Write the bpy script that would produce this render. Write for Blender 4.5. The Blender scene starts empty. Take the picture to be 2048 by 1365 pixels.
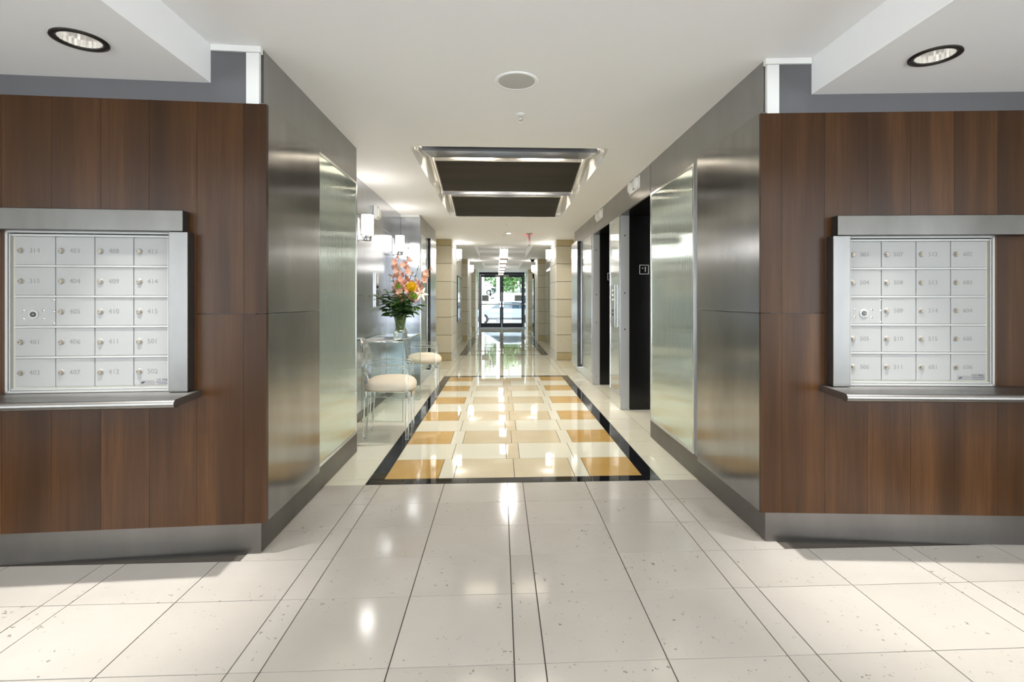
import bpy, math, random
from mathutils import Vector, Matrix
random.seed(7)
R = math.radians
C = bpy.context.scene.collection
SC = bpy.context.scene

# ------------------------------------------------------------------ camera, world, exposure, large lights
EYE = 1.336
cam = bpy.data.cameras.new('camera'); cam_o = bpy.data.objects.new('camera', cam); C.objects.link(cam_o)
cam.sensor_width = 36; cam.lens = 36 * 1024 / 2048
cam.shift_x = -(1046.5 - 1024) / 2048; cam.shift_y = -(682.5 - 600.5) / 2048
cam.clip_start = .05; cam.clip_end = 300
cam_o.location = (0, 0, EYE); cam_o.rotation_euler = (R(90), 0, -math.atan(46.5 / 1024))
SC.camera = cam_o
w = bpy.data.worlds.new('sky'); SC.world = w; w.use_nodes = True
w.node_tree.nodes['Background'].inputs[0].default_value = (.87, .94, 1, 1)
w.node_tree.nodes['Background'].inputs[1].default_value = 3.7
SC.view_settings.view_transform = 'Standard'; SC.view_settings.look = 'None'
SC.cycles.max_bounces = 16; SC.cycles.diffuse_bounces = 8; SC.cycles.glossy_bounces = 8; SC.cycles.transmission_bounces = 14; SC.cycles.transparent_max_bounces = 16
SC.view_settings.exposure = 1.2; SC.view_settings.gamma = 1; SC.view_settings.use_curve_mapping = False
WARM = (1, .985, .965)
def spot(loc, power, size=R(130), rad=.03, col=WARM, rot=(0, 0, 0), blend=.6):
    l = bpy.data.lights.new('lamp', 'SPOT'); l.energy = power; l.spot_size = size; l.spot_blend = blend
    l.shadow_soft_size = rad; l.color = col
    o = bpy.data.objects.new('lamp', l); C.objects.link(o); o.location = loc; o.rotation_euler = rot
    return o
def area(loc, power, sx, sy, rot=(0, 0, 0), col=(1, 1, 1), vis=True):
    l = bpy.data.lights.new('lamp', 'AREA'); l.energy = power; l.shape = 'RECTANGLE'; l.size = sx; l.size_y = sy; l.color = col
    o = bpy.data.objects.new('lamp', l); C.objects.link(o); o.location = loc; o.rotation_euler = rot
    return o
def point(loc, power, rad=.05, col=WARM):
    l = bpy.data.lights.new('lamp', 'POINT'); l.energy = power; l.shadow_soft_size = rad; l.color = col
    o = bpy.data.objects.new('lamp', l); C.objects.link(o); o.location = loc
    return o
CANS = [(-1.83, 2.318), (2.018, 2.289)]
for x, y in CANS: spot((x, y, 2.49), 138, R(50), .025, blend=1)
for x in (-2.1, 2.3):
    for y, pw in ((.35, 48), (-1.8, 20)): spot((x, y, 2.46), pw, R(168), .06, blend=.5)  # front pair read off the wood's sheen; rear pair added as unseen floor fill
for y in (-.6, -3.2): area((.1, y, 2.66), 6, 1.2, 1.2, col=(1, .99, .98))  # added ceiling fill behind the camera, without fixtures

# ------------------------------------------------------------------ helpers
class MB:
    def __init__(s): s.v = []; s.f = []
    def add(s, vs, fs):
        n = len(s.v); s.v += [tuple(p) for p in vs]; s.f += [tuple(i + n for i in f) for f in fs]; return s
    def box(s, x0, x1, y0, y1, z0, z1):
        return s.add([(x0, y0, z0), (x1, y0, z0), (x1, y1, z0), (x0, y1, z0), (x0, y0, z1), (x1, y0, z1), (x1, y1, z1), (x0, y1, z1)],
                     [(3, 2, 1, 0), (4, 5, 6, 7), (0, 1, 5, 4), (1, 2, 6, 5), (2, 3, 7, 6), (3, 0, 4, 7)])
    def prism(s, poly, z0, z1):                      # poly counter-clockwise in xy
        n = len(poly)
        return s.add([(x, y, z0) for x, y in poly] + [(x, y, z1) for x, y in poly],
                     [tuple(range(n - 1, -1, -1)), tuple(range(n, 2 * n))] + [(i, (i + 1) % n, (i + 1) % n + n, i + n) for i in range(n)])
    def extrude(s, prof, axis, a0, a1):              # prof: list of 2d points, extruded along axis 0/1/2
        def p(q, a):
            l = list(q); l.insert(axis, a); return tuple(l)
        n = len(prof)
        return s.add([p(q, a0) for q in prof] + [p(q, a1) for q in prof],
                     [tuple(range(n - 1, -1, -1)), tuple(range(n, 2 * n))] + [(i, (i + 1) % n, (i + 1) % n + n, i + n) for i in range(n)])
    def cyl(s, p0, p1, r0, r1=None, seg=16, cap=True):
        r1 = r0 if r1 is None else r1
        p0 = Vector(p0); p1 = Vector(p1); d = (p1 - p0).normalized()
        a = d.orthogonal().normalized(); b = d.cross(a)
        vs = []
        for p, r in ((p0, r0), (p1, r1)):
            for i in range(seg):
                t = 2 * math.pi * i / seg; vs.append(p + a * (r * math.cos(t)) + b * (r * math.sin(t)))
        fs = [(i, (i + 1) % seg, (i + 1) % seg + seg, i + seg) for i in range(seg)]
        if cap: fs += [tuple(range(seg - 1, -1, -1)), tuple(range(seg, 2 * seg))]
        return s.add(vs, fs)
    def lathe(s, prof, c=(0, 0, 0), seg=24, closed=False, sx=1, sy=1):
        vs = []; fs = []
        n = len(prof)
        for i in range(seg):
            t = 2 * math.pi * i / seg
            for r, z in prof: vs.append((c[0] + r * sx * math.cos(t), c[1] + r * sy * math.sin(t), c[2] + z))
        for i in range(seg):
            j = (i + 1) % seg
            for k in range(n if closed else n - 1):
                k2 = (k + 1) % n
                fs.append((i * n + k, j * n + k, j * n + k2, i * n + k2))
        return s.add(vs, fs)
    def tube(s, path, r, seg=8, closed=False):
        path = [Vector(p) for p in path]; n = len(path); vs = []
        rr = r if isinstance(r, (list, tuple)) else [r] * n
        up = None
        for i, p in enumerate(path):
            if closed: d = path[(i + 1) % n] - path[i - 1]
            else: d = path[min(i + 1, n - 1)] - path[max(i - 1, 0)]
            d.normalize()
            if up is None: up = d.orthogonal().normalized()
            a = (up - d * up.dot(d)).normalized(); up = a; b = d.cross(a)
            for k in range(seg):
                t = 2 * math.pi * k / seg; vs.append(p + a * (rr[i] * math.cos(t)) + b * (rr[i] * math.sin(t)))
        fs = []
        for i in range(n if closed else n - 1):
            j = (i + 1) % n
            for k in range(seg):
                k2 = (k + 1) % seg; fs.append((i * seg + k, i * seg + k2, j * seg + k2, j * seg + k))
        if not closed: fs += [tuple(range(seg - 1, -1, -1)), tuple(range((n - 1) * seg, n * seg))]
        return s.add(vs, fs)
    def mesh(s, name, m, smooth=False):
        me = bpy.data.meshes.new(name); me.from_pydata(s.v, [], s.f); me.update()
        if m: me.materials.append(m)
        if smooth:
            for p in me.polygons: p.use_smooth = True
        return me
    def build(s, name, m, parent=None, smooth=False, bevel=0, seg=2):
        return link(name, s.mesh(name, m, smooth), parent, bevel, seg)
def link(name, me, parent=None, bevel=0, seg=2):
    o = bpy.data.objects.new(name, me); C.objects.link(o)
    if parent: o.parent = parent
    if bevel:
        b = o.modifiers.new('bevel', 'BEVEL'); b.width = bevel; b.segments = seg; b.limit_method = 'ANGLE'; b.angle_limit = R(40)
    return o
def autosmooth(o, ang=35):
    me = o.data
    me.polygons.foreach_set('use_smooth', [True] * len(me.polygons))
    try: me.set_sharp_from_angle(angle=R(ang))
    except Exception: pass
    return o
def tag(o, label, cat, group=None, kind=None):
    o['label'] = label; o['category'] = cat
    if group: o['group'] = group
    if kind: o['kind'] = kind
    return o
def empty(name, loc=(0, 0, 0), rz=0):
    o = bpy.data.objects.new(name, None); C.objects.link(o); o.location = loc; o.rotation_euler = (0, 0, rz); o.empty_display_size = .1
    return o
def copy_tree(o, parent=None):
    c = o.copy(); C.objects.link(c); c.parent = parent
    for ch in list(o.children): copy_tree(ch, c)
    return c
def B(x0, x1, y0, y1, z0, z1): return MB().box(x0, x1, y0, y1, z0, z1)
TEXTS = []
def text(s, size, m, parent, loc, rot=(R(90), 0, 0), name='number', ext=.0006, sx=1):
    cu = bpy.data.curves.new(name, 'FONT'); cu.body = s; cu.size = size; cu.extrude = ext; cu.align_x = 'CENTER'; cu.align_y = 'CENTER'
    cu.resolution_u = 2
    o = bpy.data.objects.new(name + '_tmp', cu); C.objects.link(o)
    TEXTS.append((o, m, parent, loc, rot, name, sx))
def flush_text():
    dg = bpy.context.evaluated_depsgraph_get()
    for o, m, parent, loc, rot, name, sx in TEXTS:
        me = bpy.data.meshes.new_from_object(o.evaluated_get(dg)); me.materials.clear(); me.materials.append(m)
        n = bpy.data.objects.new(name, me); C.objects.link(n); n.parent = parent; n.location = loc; n.rotation_euler = rot; n.scale = (sx, 1, 1)
    for t in TEXTS: 
        cu = t[0].data; bpy.data.objects.remove(t[0]); bpy.data.curves.remove(cu)

# ------------------------------------------------------------------ materials
class NT:
    def __init__(s, name):
        s.m = bpy.data.materials.new(name); s.m.use_nodes = True; s.t = s.m.node_tree; s.b = s.t.nodes['Principled BSDF']
    def n(s, typ, **kw):
        nd = s.t.nodes.new(typ)
        for k, v in kw.items():
            if hasattr(nd, k): setattr(nd, k, v)
            else: nd.inputs[k.replace('_', ' ')].default_value = v
        return nd
    def l(s, a, b): s.t.links.new(a, b)
    def noise(s, vec, scale, detail=4, rough=.5):
        nd = s.n('ShaderNodeTexNoise'); nd.inputs['Scale'].default_value = scale; nd.inputs['Detail'].default_value = detail
        nd.inputs['Roughness'].default_value = rough; s.l(vec, nd.inputs['Vector']); return nd.outputs['Fac']
    def ramp(s, fac, stops):
        nd = s.n('ShaderNodeValToRGB'); e = nd.color_ramp.elements
        while len(e) < len(stops): e.new(.5)
        for el, (p, c) in zip(e, stops): el.position = p; el.color = (*c, 1) if len(c) == 3 else c
        s.l(fac, nd.inputs[0]); return nd.outputs[0]
    def mix(s, fac, a, b, mode='MIX'):
        nd = s.n('ShaderNodeMix', data_type='RGBA', blend_type=mode)
        for sock, val in ((0, fac), (6, a), (7, b)):
            if hasattr(val, 'default_value'): s.l(val, nd.inputs[sock])
            else: nd.inputs[sock].default_value = val if sock == 0 else (*val, 1)
        return nd.outputs[2]
    def mapped(s, scale=(1, 1, 1), rand=0):
        g = s.n('ShaderNodeNewGeometry').outputs['Position']
        if rand:
            oi = s.n('ShaderNodeObjectInfo').outputs['Random']
            cx = s.n('ShaderNodeCombineXYZ')
            m1 = s.n('ShaderNodeMath', operation='MULTIPLY'); s.l(oi, m1.inputs[0]); m1.inputs[1].default_value = rand
            m2 = s.n('ShaderNodeMath', operation='MULTIPLY'); s.l(oi, m2.inputs[0]); m2.inputs[1].default_value = rand * 2.7
            s.l(m1.outputs[0], cx.inputs[0]); s.l(m2.outputs[0], cx.inputs[1]); s.l(m1.outputs[0], cx.inputs[2])
            ad = s.n('ShaderNodeVectorMath', operation='ADD'); s.l(g, ad.inputs[0]); s.l(cx.outputs[0], ad.inputs[1]); g = ad.outputs[0]
        mp = s.n('ShaderNodeMapping'); mp.inputs['Scale'].default_value = scale; s.l(g, mp.inputs[0]); return mp.outputs[0]
    def set(s, **kw):
        for k, v in kw.items():
            i = s.b.inputs[k.replace('_', ' ')]
            if hasattr(v, 'default_value'): s.l(v, i)
            elif isinstance(v, tuple) and len(v) == 3: i.default_value = (*v, 1)
            else: i.default_value = v
        return s
    def bump(s, h, strength=.1, dist=.01):
        nd = s.n('ShaderNodeBump'); nd.inputs['Strength'].default_value = strength; nd.inputs['Distance'].default_value = dist
        s.l(h, nd.inputs['Height']); s.l(nd.outputs[0], s.b.inputs['Normal'])
    def rnd(s): return s.n('ShaderNodeObjectInfo').outputs['Random']
def plain(name, col, rough=.5, metal=0, **kw):
    return NT(name).set(Base_Color=col, Roughness=rough, Metallic=metal, **kw).m
def stone(name, c0, c1, speck, rough=.08, spec=.5, pits=True):
    t = NT(name); p = t.mapped((1, 1, 1), 37)
    big = t.noise(p, 5, 5, .6); col = t.mix(big, c0, c1)
    fine = t.ramp(t.noise(p, 60, 3, .7), [(.35, (0, 0, 0)), (.7, (1, 1, 1))])
    col = t.mix(t.ramp(fine, [(0, (.0,) * 3), (1, (.22,) * 3)]), col, c1)
    if pits:
        pm = t.ramp(t.noise(p, 34, 2, .8), [(.655, (0, 0, 0)), (.70, (1, 1, 1))])
        pm2 = t.ramp(t.noise(p, 3.5, 2, .5), [(.45, (0, 0, 0)), (.6, (.75, .75, .75))])
        mul = t.mix(1.0, pm, pm2, 'MULTIPLY')
        col = t.mix(mul, col, speck)
    rr = t.ramp(t.rnd(), [(0, (.93, .93, .92)), (1, (1.0, 1.0, 1.0))])
    col = t.mix(1.0, col, rr, 'MULTIPLY')
    t.set(Base_Color=col, Roughness=rough); t.b.inputs['Specular IOR Level'].default_value = spec
    return t.m
def steel(name, c0, c1, rough=.28, aniso=.7, scale=1.6, stretch=(1, 1, .35)):
    t = NT(name); p = t.mapped(stretch, 11)
    n1 = t.noise(p, scale * 2, 4, .6)
    col = t.mix(t.ramp(n1, [(.3, (0, 0, 0)), (.7, (1, 1, 1))]), c0, c1)
    t.set(Base_Color=col, Metallic=1.0, Roughness=rough, Anisotropic=aniso)
    tg = t.n('ShaderNodeTangent', direction_type='RADIAL', axis='Z'); t.l(tg.outputs[0], t.b.inputs['Tangent'])
    fine = t.noise(t.mapped((260, 260, 3)), 1, 2, .6); t.bump(fine, .03, .002)
    return t.m
def wood(name, c0, c1, rough=.31, axis='Z', coat=.0):
    t = NT(name)
    st = {'Z': (14, 14, .8), 'X': (.8, 14, 14)}[axis]
    st2 = {'Z': (120, 120, 3), 'X': (3, 120, 120)}[axis]
    st3 = {'Z': (7, 7, .35), 'X': (.35, 7, 7)}[axis]
    a = t.noise(t.mapped(st, 23), 1, 5, .6); b = t.noise(t.mapped(st2, 23), 1, 3, .7); d = t.noise(t.mapped(st3, 31), 1, 3, .5)
    col = t.mix(t.ramp(a, [(.3, (0, 0, 0)), (.72, (1, 1, 1))]), c0, c1)
    col = t.mix(t.ramp(b, [(.35, (.45,) * 3), (.75, (0,) * 3)]), col, tuple(x * .5 for x in c0))
    col = t.mix(t.ramp(d, [(.36, (.75,) * 3), (.60, (0,) * 3)]), col, tuple(x * .5 for x in c0))
    rr = t.ramp(t.rnd(), [(0, (.85, .83, .8)), (1, (1.05, 1.05, 1.05))]); col = t.mix(1.0, col, rr, 'MULTIPLY')
    t.set(Base_Color=col, Roughness=rough); t.b.inputs['Specular IOR Level'].default_value = .26; t.b.inputs['Coat Weight'].default_value = coat; t.b.inputs['Coat Roughness'].default_value = .30
    t.bump(b, .04, .002)
    return t.m
M = {}
M['tile'] = stone('limestone tile', (.57, .53, .475), (.50, .46, .41), (.15, .125, .10), .11, .38)
M['tile_cream'] = stone('polished cream tile', (.86, .83, .70), (.80, .77, .63), (.5, .42, .28), .03, .6, False)
M['tile_beige'] = stone('polished beige tile', (.78, .68, .49), (.66, .55, .36), (.35, .25, .12), .03, .6)
M['tile_gold'] = stone('polished gold tile', (.72, .49, .20), (.54, .31, .08), (.25, .13, .05), .03, .6)
M['granite'] = stone('black granite', (.008, .008, .011), (.018, .018, .022), (.04, .04, .045), .03, .55, False)
M['grout'] = plain('dark grout', (.10, .085, .07), .8)
M['ceiling'] = plain('ceiling paint', (.88, .88, .88), .7)
M['white'] = plain('white paint', (.82, .82, .80), .5)
M['grey_band'] = plain('grey satin paint', (.17, .17, .18), .35, .6)
M['bronze'] = steel('bronzed steel', (.29, .29, .29), (.41, .405, .40), .20, .75)
M['frame_steel'] = steel('grey brushed steel', (.25, .24, .23), (.32, .31, .295), .36, .5)
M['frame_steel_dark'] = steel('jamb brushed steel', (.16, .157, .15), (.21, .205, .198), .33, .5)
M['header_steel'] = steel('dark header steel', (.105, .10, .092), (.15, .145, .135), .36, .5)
M['base_steel'] = steel('warm grey steel', (.15, .14, .13), (.19, .178, .165), .35, .5)
M['niche_steel'] = steel('blue grey steel', (.42, .435, .47), (.50, .515, .55), .16, .6)
M['bright_steel'] = steel('bright stainless', (.66, .67, .68), (.76, .77, .78), .2, .5)
M['fascia_steel'] = steel('grey fascia steel', (.36, .36, .355), (.42, .42, .415), .36, .5)
M['reflector'] = plain('blue grey satin metal', (.20, .21, .25), .3, .8)
M['jamb'] = plain('light jamb steel', (.52, .53, .54), .38, .5)
M['chrome'] = plain('chrome', (.8, .8, .8), .12, 1)
M['brass_lock'] = plain('nickel lock', (.24, .21, .17), .38, 1)
M['wood'] = wood('walnut veneer', (.056, .022, .006), (.115, .050, .015))
M['wood_dark'] = wood('dark ceiling veneer', (.020, .014, .010), (.038, .028, .020), .5, 'X', 0)
M['black'] = plain('black lacquer', (.006, .006, .006), .22)
M['black_matt'] = plain('black matt', (.006, .006, .006), .7)
M['mail'] = plain('white enamelled aluminium', (.285, .285, .275), .38)
M['mail_rail'] = plain('white anodised rail', (.36, .36, .345), .35, .1)
M['engrave'] = plain('engraved grey', (.20, .198, .19), .5)
M['sticker'] = plain('silver sticker', (.24, .23, .22), .45, .1)
M['ink'] = plain('dark blue ink', (.02, .025, .06), .6)
M['ink_grey'] = plain('grey ink', (.2, .2, .22), .6)
M['sign_white'] = plain('sign white', (.8, .8, .8), .5)
M['travertine'] = stone('travertine', (.66, .61, .48), (.58, .53, .41), (.36, .30, .20), .3, .4)
M['travertine_dark'] = stone('darker travertine', (.56, .47, .28), (.45, .36, .19), (.24, .17, .08), .3, .4)
M['joint'] = plain('stone joint', (.16, .13, .08), .8)
M['plaster'] = plain('cream plaster', (.74, .72, .66), .6)
M['cushion'] = plain('beige upholstery', (.76, .68, .55), .85)
M['concrete'] = plain('pale concrete', (.30, .30, .29), .9)
M['asphalt'] = plain('asphalt', (.10, .10, .11), .9)
M['rubber'] = plain('tyre rubber', (.01, .01, .01), .8)
M['car_white'] = plain('white car paint', (.50, .51, .52), .15)
M['car_silver'] = plain('silver car paint', (.28, .33, .38), .2, .4)
M['car_glass'] = plain('dark car glass', (.02, .04, .06), .05)
M['red_lamp'] = plain('red lens', (.6, .03, .02), .2)
M['bark'] = plain('bark', (.10, .07, .045), .9)
def emit(name, col, st):
    t = NT(name).set(Base_Color=col); t.b.inputs['Emission Color'].default_value = (*col, 1); t.b.inputs['Emission Strength'].default_value = st
    return t.m
M['shade'] = emit('lit opal glass', (1, .97, .92), 8.5)
M['pendant'] = emit('lit pendant glass', (1, .95, .90), 2.0)
M['cove'] = emit('cove lamp', (1, .88, .70), 40.0)
M['exit_red'] = emit('exit red', (1, .10, .09), .7)
M['can_lamp'] = emit('downlight lamp', (1, .97, .92), 12.0)
def glassy(name, tint, refl=1.0, ior=1.45, rough=.0):
    t = NT(name); nt = t.t; nt.nodes.remove(t.b); out = nt.nodes['Material Output']
    tr = t.n('ShaderNodeBsdfTransparent'); tr.inputs[0].default_value = (*tint, 1)
    gl = t.n('ShaderNodeBsdfGlossy'); gl.inputs['Roughness'].default_value = rough; gl.inputs[0].default_value = (.95, .97, .96, 1)
    fr = t.n('ShaderNodeFresnel'); fr.inputs[0].default_value = ior
    mx = t.n('ShaderNodeMixShader'); t.l(fr.outputs[0], mx.inputs[0]); t.l(tr.outputs[0], mx.inputs[1]); t.l(gl.outputs[0], mx.inputs[2])
    t.l(mx.outputs[0], out.inputs[0]); return t.m
M['sheet_glass'] = glassy('clear sheet glass', (.95, .98, .97))
M['door_glass'] = glassy('door glass', (.97, .99, .98), ior=1.3)
def solid_glass(name, col, ior, mixin=.35):
    t = NT(name); nt = t.t; nt.nodes.remove(t.b); out = nt.nodes['Material Output']
    g = t.n('ShaderNodeBsdfGlass'); g.inputs['Color'].default_value = (*col, 1); g.inputs['IOR'].default_value = ior; g.inputs['Roughness'].default_value = 0.0
    tr = t.n('ShaderNodeBsdfTransparent'); tr.inputs[0].default_value = (.98, .99, .99, 1)
    mx = t.n('ShaderNodeMixShader'); mx.inputs[0].default_value = mixin; t.l(g.outputs[0], mx.inputs[1]); t.l(tr.outputs[0], mx.inputs[2])
    t.l(mx.outputs[0], out.inputs[0]); return t.m
M['acrylic'] = solid_glass('clear acrylic', (.985, .995, .995), 1.47, .06)
M['vase_glass'] = solid_glass('vase glass', (.93, .98, .95), 1.40, .35)
t = NT('reeded green glass'); t.set(Base_Color=(.70, .79, .73), Roughness=.05, Metallic=.85); t.b.inputs['IOR'].default_value = 1.6
t.b.inputs['Coat Weight'].default_value = .3; t.b.inputs['Coat Roughness'].default_value = .05
M['reeded'] = t.m
t = NT('mirror glass'); t.set(Base_Color=(.70, .74, .72), Roughness=.06, Metallic=.85); M['mirror'] = t.m
def leafy(name, c0, c1, rough=.45):
    t = NT(name); col = t.mix(t.rnd(), c0, c1); t.set(Base_Color=col, Roughness=rough); return t.m
M['leaf'] = leafy('bouquet leaf', (.02, .075, .012), (.07, .17, .03))
M['leaf_light'] = leafy('light green leaf', (.12, .26, .04), (.22, .36, .08))
M['stem'] = plain('green stem', (.09, .19, .05), .5)
M['pink'] = leafy('salmon petal', (.85, .40, .28), (.90, .55, .42), .6)
M['yellow'] = plain('yellow petal', (.85, .62, .02), .6)
M['lime'] = plain('lime petal', (.35, .52, .08), .6)
M['lily'] = plain('white petal', (.82, .82, .76), .55)
t = NT('tree foliage'); p = t.mapped((1, 1, 1)); t.set(Base_Color=t.mix(t.noise(p, 1.3, 3), (.012, .05, .012), (.10, .22, .045)), Roughness=.6); M['foliage'] = t.m

# ------------------------------------------------------------------ floor
CEIL = 2.672
GAP = .0025
unit = B(0, 1, 0, 1, -.012, 0)
TM = {}
def tilemesh(mk):
    if mk not in TM: TM[mk] = unit.mesh('tile', M[mk])
    return TM[mk]
fl = B(-5, 5, -5.2, 9.03, -.10, -.004).box(-5, 5, 9.03, 24.75, -.10, -.004).build('floor', M['grout'])
tag(fl, 'polished limestone lobby floor with gold and cream tile inlay', 'floor', kind='structure')
def tile(x0, x1, y0, y1, mk, name='tile', tilt=.0007):
    o = bpy.data.objects.new(name, tilemesh(mk)); C.objects.link(o); o.parent = fl
    o.location = (x0 + GAP, y0 + GAP, random.uniform(-.0006, 0)); o.scale = (x1 - x0 - 2 * GAP, y1 - y0 - 2 * GAP, 1)
    o.rotation_euler = (random.uniform(-tilt, tilt), random.uniform(-tilt, tilt), 0)
    return o
T, S = .457, .1135
def cols(lo, hi):
    xs = []
    x = .0525 - 1.0275 * 6
    while x < hi:
        for wd in (S, T, T):
            xs.append((x, x + wd)); x += wd
    return [(a, b) for a, b in xs if b > lo and a < hi]
ylines = [3.745, 3.39, 3.036, 2.681, 2.327, 1.877, 1.42, .963, .506]
for y1, y0 in zip(ylines, ylines[1:]):
    lo, hi = (-3.4, 3.4) if y0 < 2.6 else (-1.30, 1.50)
    if y1 < 1.9: lo, hi = -2.6, 2.6
    for a, b in cols(lo, hi):
        if y0 > 2.6: a, b = max(a, -1.33), min(b, 1.53)
        if b - a > .01: tile(a, b, y0, y1, 'tile')
XL, XR = -.975, 1.195                                 # black border outer edges
Y0, Y1 = 3.745, 9.03; BW = .114
xi0, xi1 = XL + BW, XR - BW
rows = [Y0 + BW + (Y1 - Y0 - 2 * BW) / 11 * i for i in range(12)]
g1 = xi1 - xi0
odd = [(xi0, xi0 + .399, 'tile_gold'), (xi0 + .399, xi0 + .513, 'tile_cream'), (xi0 + .513, (xi0 + xi1) / 2, 'tile_beige'),
       ((xi0 + xi1) / 2, xi1 - .513, 'tile_beige'), (xi1 - .513, xi1 - .399, 'tile_cream'), (xi1 - .399, xi1, 'tile_gold')]
even = [(xi0, -.404, 'tile_cream'), (-.404, .053, 'tile_cream'), (.053, .166, 'tile_beige'), (.166, .624, 'tile_cream'), (.624, xi1, 'tile_cream')]
for i in range(11):
    for a, b, mk in (odd if i % 2 == 0 else even): tile(a, b, rows[i], rows[i + 1], mk, 'inlay_tile')
    tile(XL, xi0, rows[i], rows[i + 1], 'granite', 'border_tile'); tile(xi1, XR, rows[i], rows[i + 1], 'granite', 'border_tile')
    lw = -1.27 if rows[i + 1] < 4.6 or rows[i] > 8.05 else -1.57
    if lw < -1.5:
        tile(-1.432, XL, rows[i], rows[i + 1], 'tile_cream'); tile(lw, -1.432, rows[i], rows[i + 1], 'tile_cream')
    else: tile(lw, XL, rows[i], rows[i + 1], 'tile_cream')
    tile(XR, 1.49, rows[i], rows[i + 1], 'tile_cream')
    if rows[i + 1] > 4.9 and rows[i] < 8.1: tile(1.49, 1.95, rows[i], rows[i + 1], 'tile_cream')
for ya, yb in ((Y0, rows[0]), (rows[11], Y1)):
    xs = [XL, -.585, -.235, .053, .31, .655, XR] if ya < 5 else [XL, -.404, .053, .624, XR]
    for a, b in zip(xs, xs[1:]): tile(a, b, ya, yb, 'granite', 'border_tile')
    tile(-1.27, XL, ya, yb, 'tile_cream'); tile(XR, 1.49, ya, yb, 'tile_cream')
y = Y1
while y < 12.3:
    for a, b in cols(-1.45, 1.65): tile(max(a, -1.45), min(b, 1.65), y, min(y + T, 12.4), 'tile_cream')
    y += T
y = 12.4                                              # second border, far down the corridor
for a, b in ((-.98, -.80), (1.0, 1.18)): tile(a, b, 12.4, 18.4, 'granite', 'border_tile')
tile(-.80, 1.0, 12.4, 12.5, 'granite', 'border_tile')
tile(-1.5, -.98, 12.4, 24.7, 'tile_cream'); tile(1.18, 1.6, 12.4, 24.7, 'tile_cream')
y = 12.5
while y < 18.3: tile(-.80, .053, y, y + .9, 'tile_cream'); tile(.053, 1.0, y, y + .9, 'tile_beige' if int(y) % 2 else 'tile_cream'); y += .98333
while y < 24.2: tile(-.98, .1, y, y + 1.05, 'tile_cream'); tile(.1, 1.18, y, y + 1.05, 'tile_cream'); y += 1.05
mat_o = B(-1.03, 1.2, 23.9, 24.62, 0.001, .012).build('door_mat', plain('grey blue mat', (.16, .19, .23), .8)); tag(mat_o, 'blue-grey floor mat in front of the glass entrance doors', 'mat')

# ------------------------------------------------------------------ ceiling
cz0, cz1 = CEIL, CEIL + .06
holes = [(-.79, .975, 4.48, 8.19), (-.64, .81, 12.6, 16.9), (-.66, .80, 18.25, 22.8)]
mb = MB(); yy = -5.2
for x0, x1, a, b in holes:
    mb.box(-5, 5, yy, a, cz0, cz1); mb.box(-5, x0, a, b, cz0, cz1); mb.box(x1, 5, a, b, cz0, cz1); yy = b
mb.box(-5, 5, yy, 24.9, cz0, cz1)
ceil = mb.build('ceiling', M['ceiling']); tag(ceil, 'pale grey painted ceiling over the front lobby and corridor', 'ceiling', kind='structure')
# first coffer: a plain box above, sloped steel reflectors and wooden louvres
x0, x1, ya, yb = holes[0]; top = 3.16
cb = MB(); cb.box(x0 - .03, x0, ya, yb, cz1, top); cb.box(x1, x1 + .03, ya, yb, cz1, top); cb.box(x0, x1, yb, yb + .03, cz1, top)
cb.box(x0, x1, ya - .03, ya, cz1, top); cb.box(x0 - .03, x1 + .03, ya - .03, yb + .03, top, top + .03)
cb.build('coffer_box', M['white'], ceil)
lx0, lx1 = -.70, .88
for k, ys in enumerate((4.60, 6.49)):
    r = empty('ceiling_louvre', (0, ys, CEIL))
    tag(r, ['dark wood louvre with steel lip over the near half of the ceiling recess', 'dark wood louvre with steel lip over the far half of the ceiling recess'][k], 'ceiling panel', 'sloped louvres in the ceiling recess')
    dy, dz = .70, .135
    MB().extrude([(0, -.002), (0, .036), (dy, dz + .036), (dy, dz - .002)], 0, lx0, lx1).build('steel_reflector', M['reflector'], r)
    MB().extrude([(.90, .155), (.90, .185), (1.70, .036), (1.70, 0.0)], 0, lx0 + .005, lx1 - .005).build('wood_panel', M['wood_dark'], r)
    e = MB(); e.extrude([(.89, .152), (.89, .19), (.91, .19), (.91, .152)], 0, lx0, lx1); e.extrude([(1.69, -.004), (1.69, .04), (1.71, .04), (1.71, -.004)], 0, lx0, lx1)
    for xx in (lx0, lx1 - .01): e.extrude([(.90, .15), (.90, .19), (1.70, .04), (1.70, -.004)], 0, xx, xx + .012)
    e.build('edge_trim', M['bronze'], r)
    for xx in (lx0 + .42, lx1 - .42):
        B(xx - .22, xx + .22, .765, .80, .215, .24).build('lamp_tube', M['cove'], r)
        spot((xx, ys + .80, CEIL + .19), 36, R(112), .05, (1, .95, .87), blend=1)
    B(lx0 + .02, lx1 - .02, .72, .90, .262, .28).build('lamp_housing', M['white'], r)
    for sx, xa, xb in ((-1, x0 + .003, lx0 - .003), (1, lx1 + .003, x1 - .003)):
        MB().extrude([(-.02, .0), (-.02, .14), (.9, .36), (1.78, .14), (1.74, .05), (.9, .19), (.55, .11), (.25, .11), (.2, .0)], 0, xa + (.02 if sx > 0 else .05), xb - (.05 if sx > 0 else .02)).build('bracket', M['white'], r)
    B(lx0 + .1, lx1 - .1, -.09, -.01, .05, .09).build('gap_shade', M['black_matt'], r)  # black bar standing in for the unlit void above the gap
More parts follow.
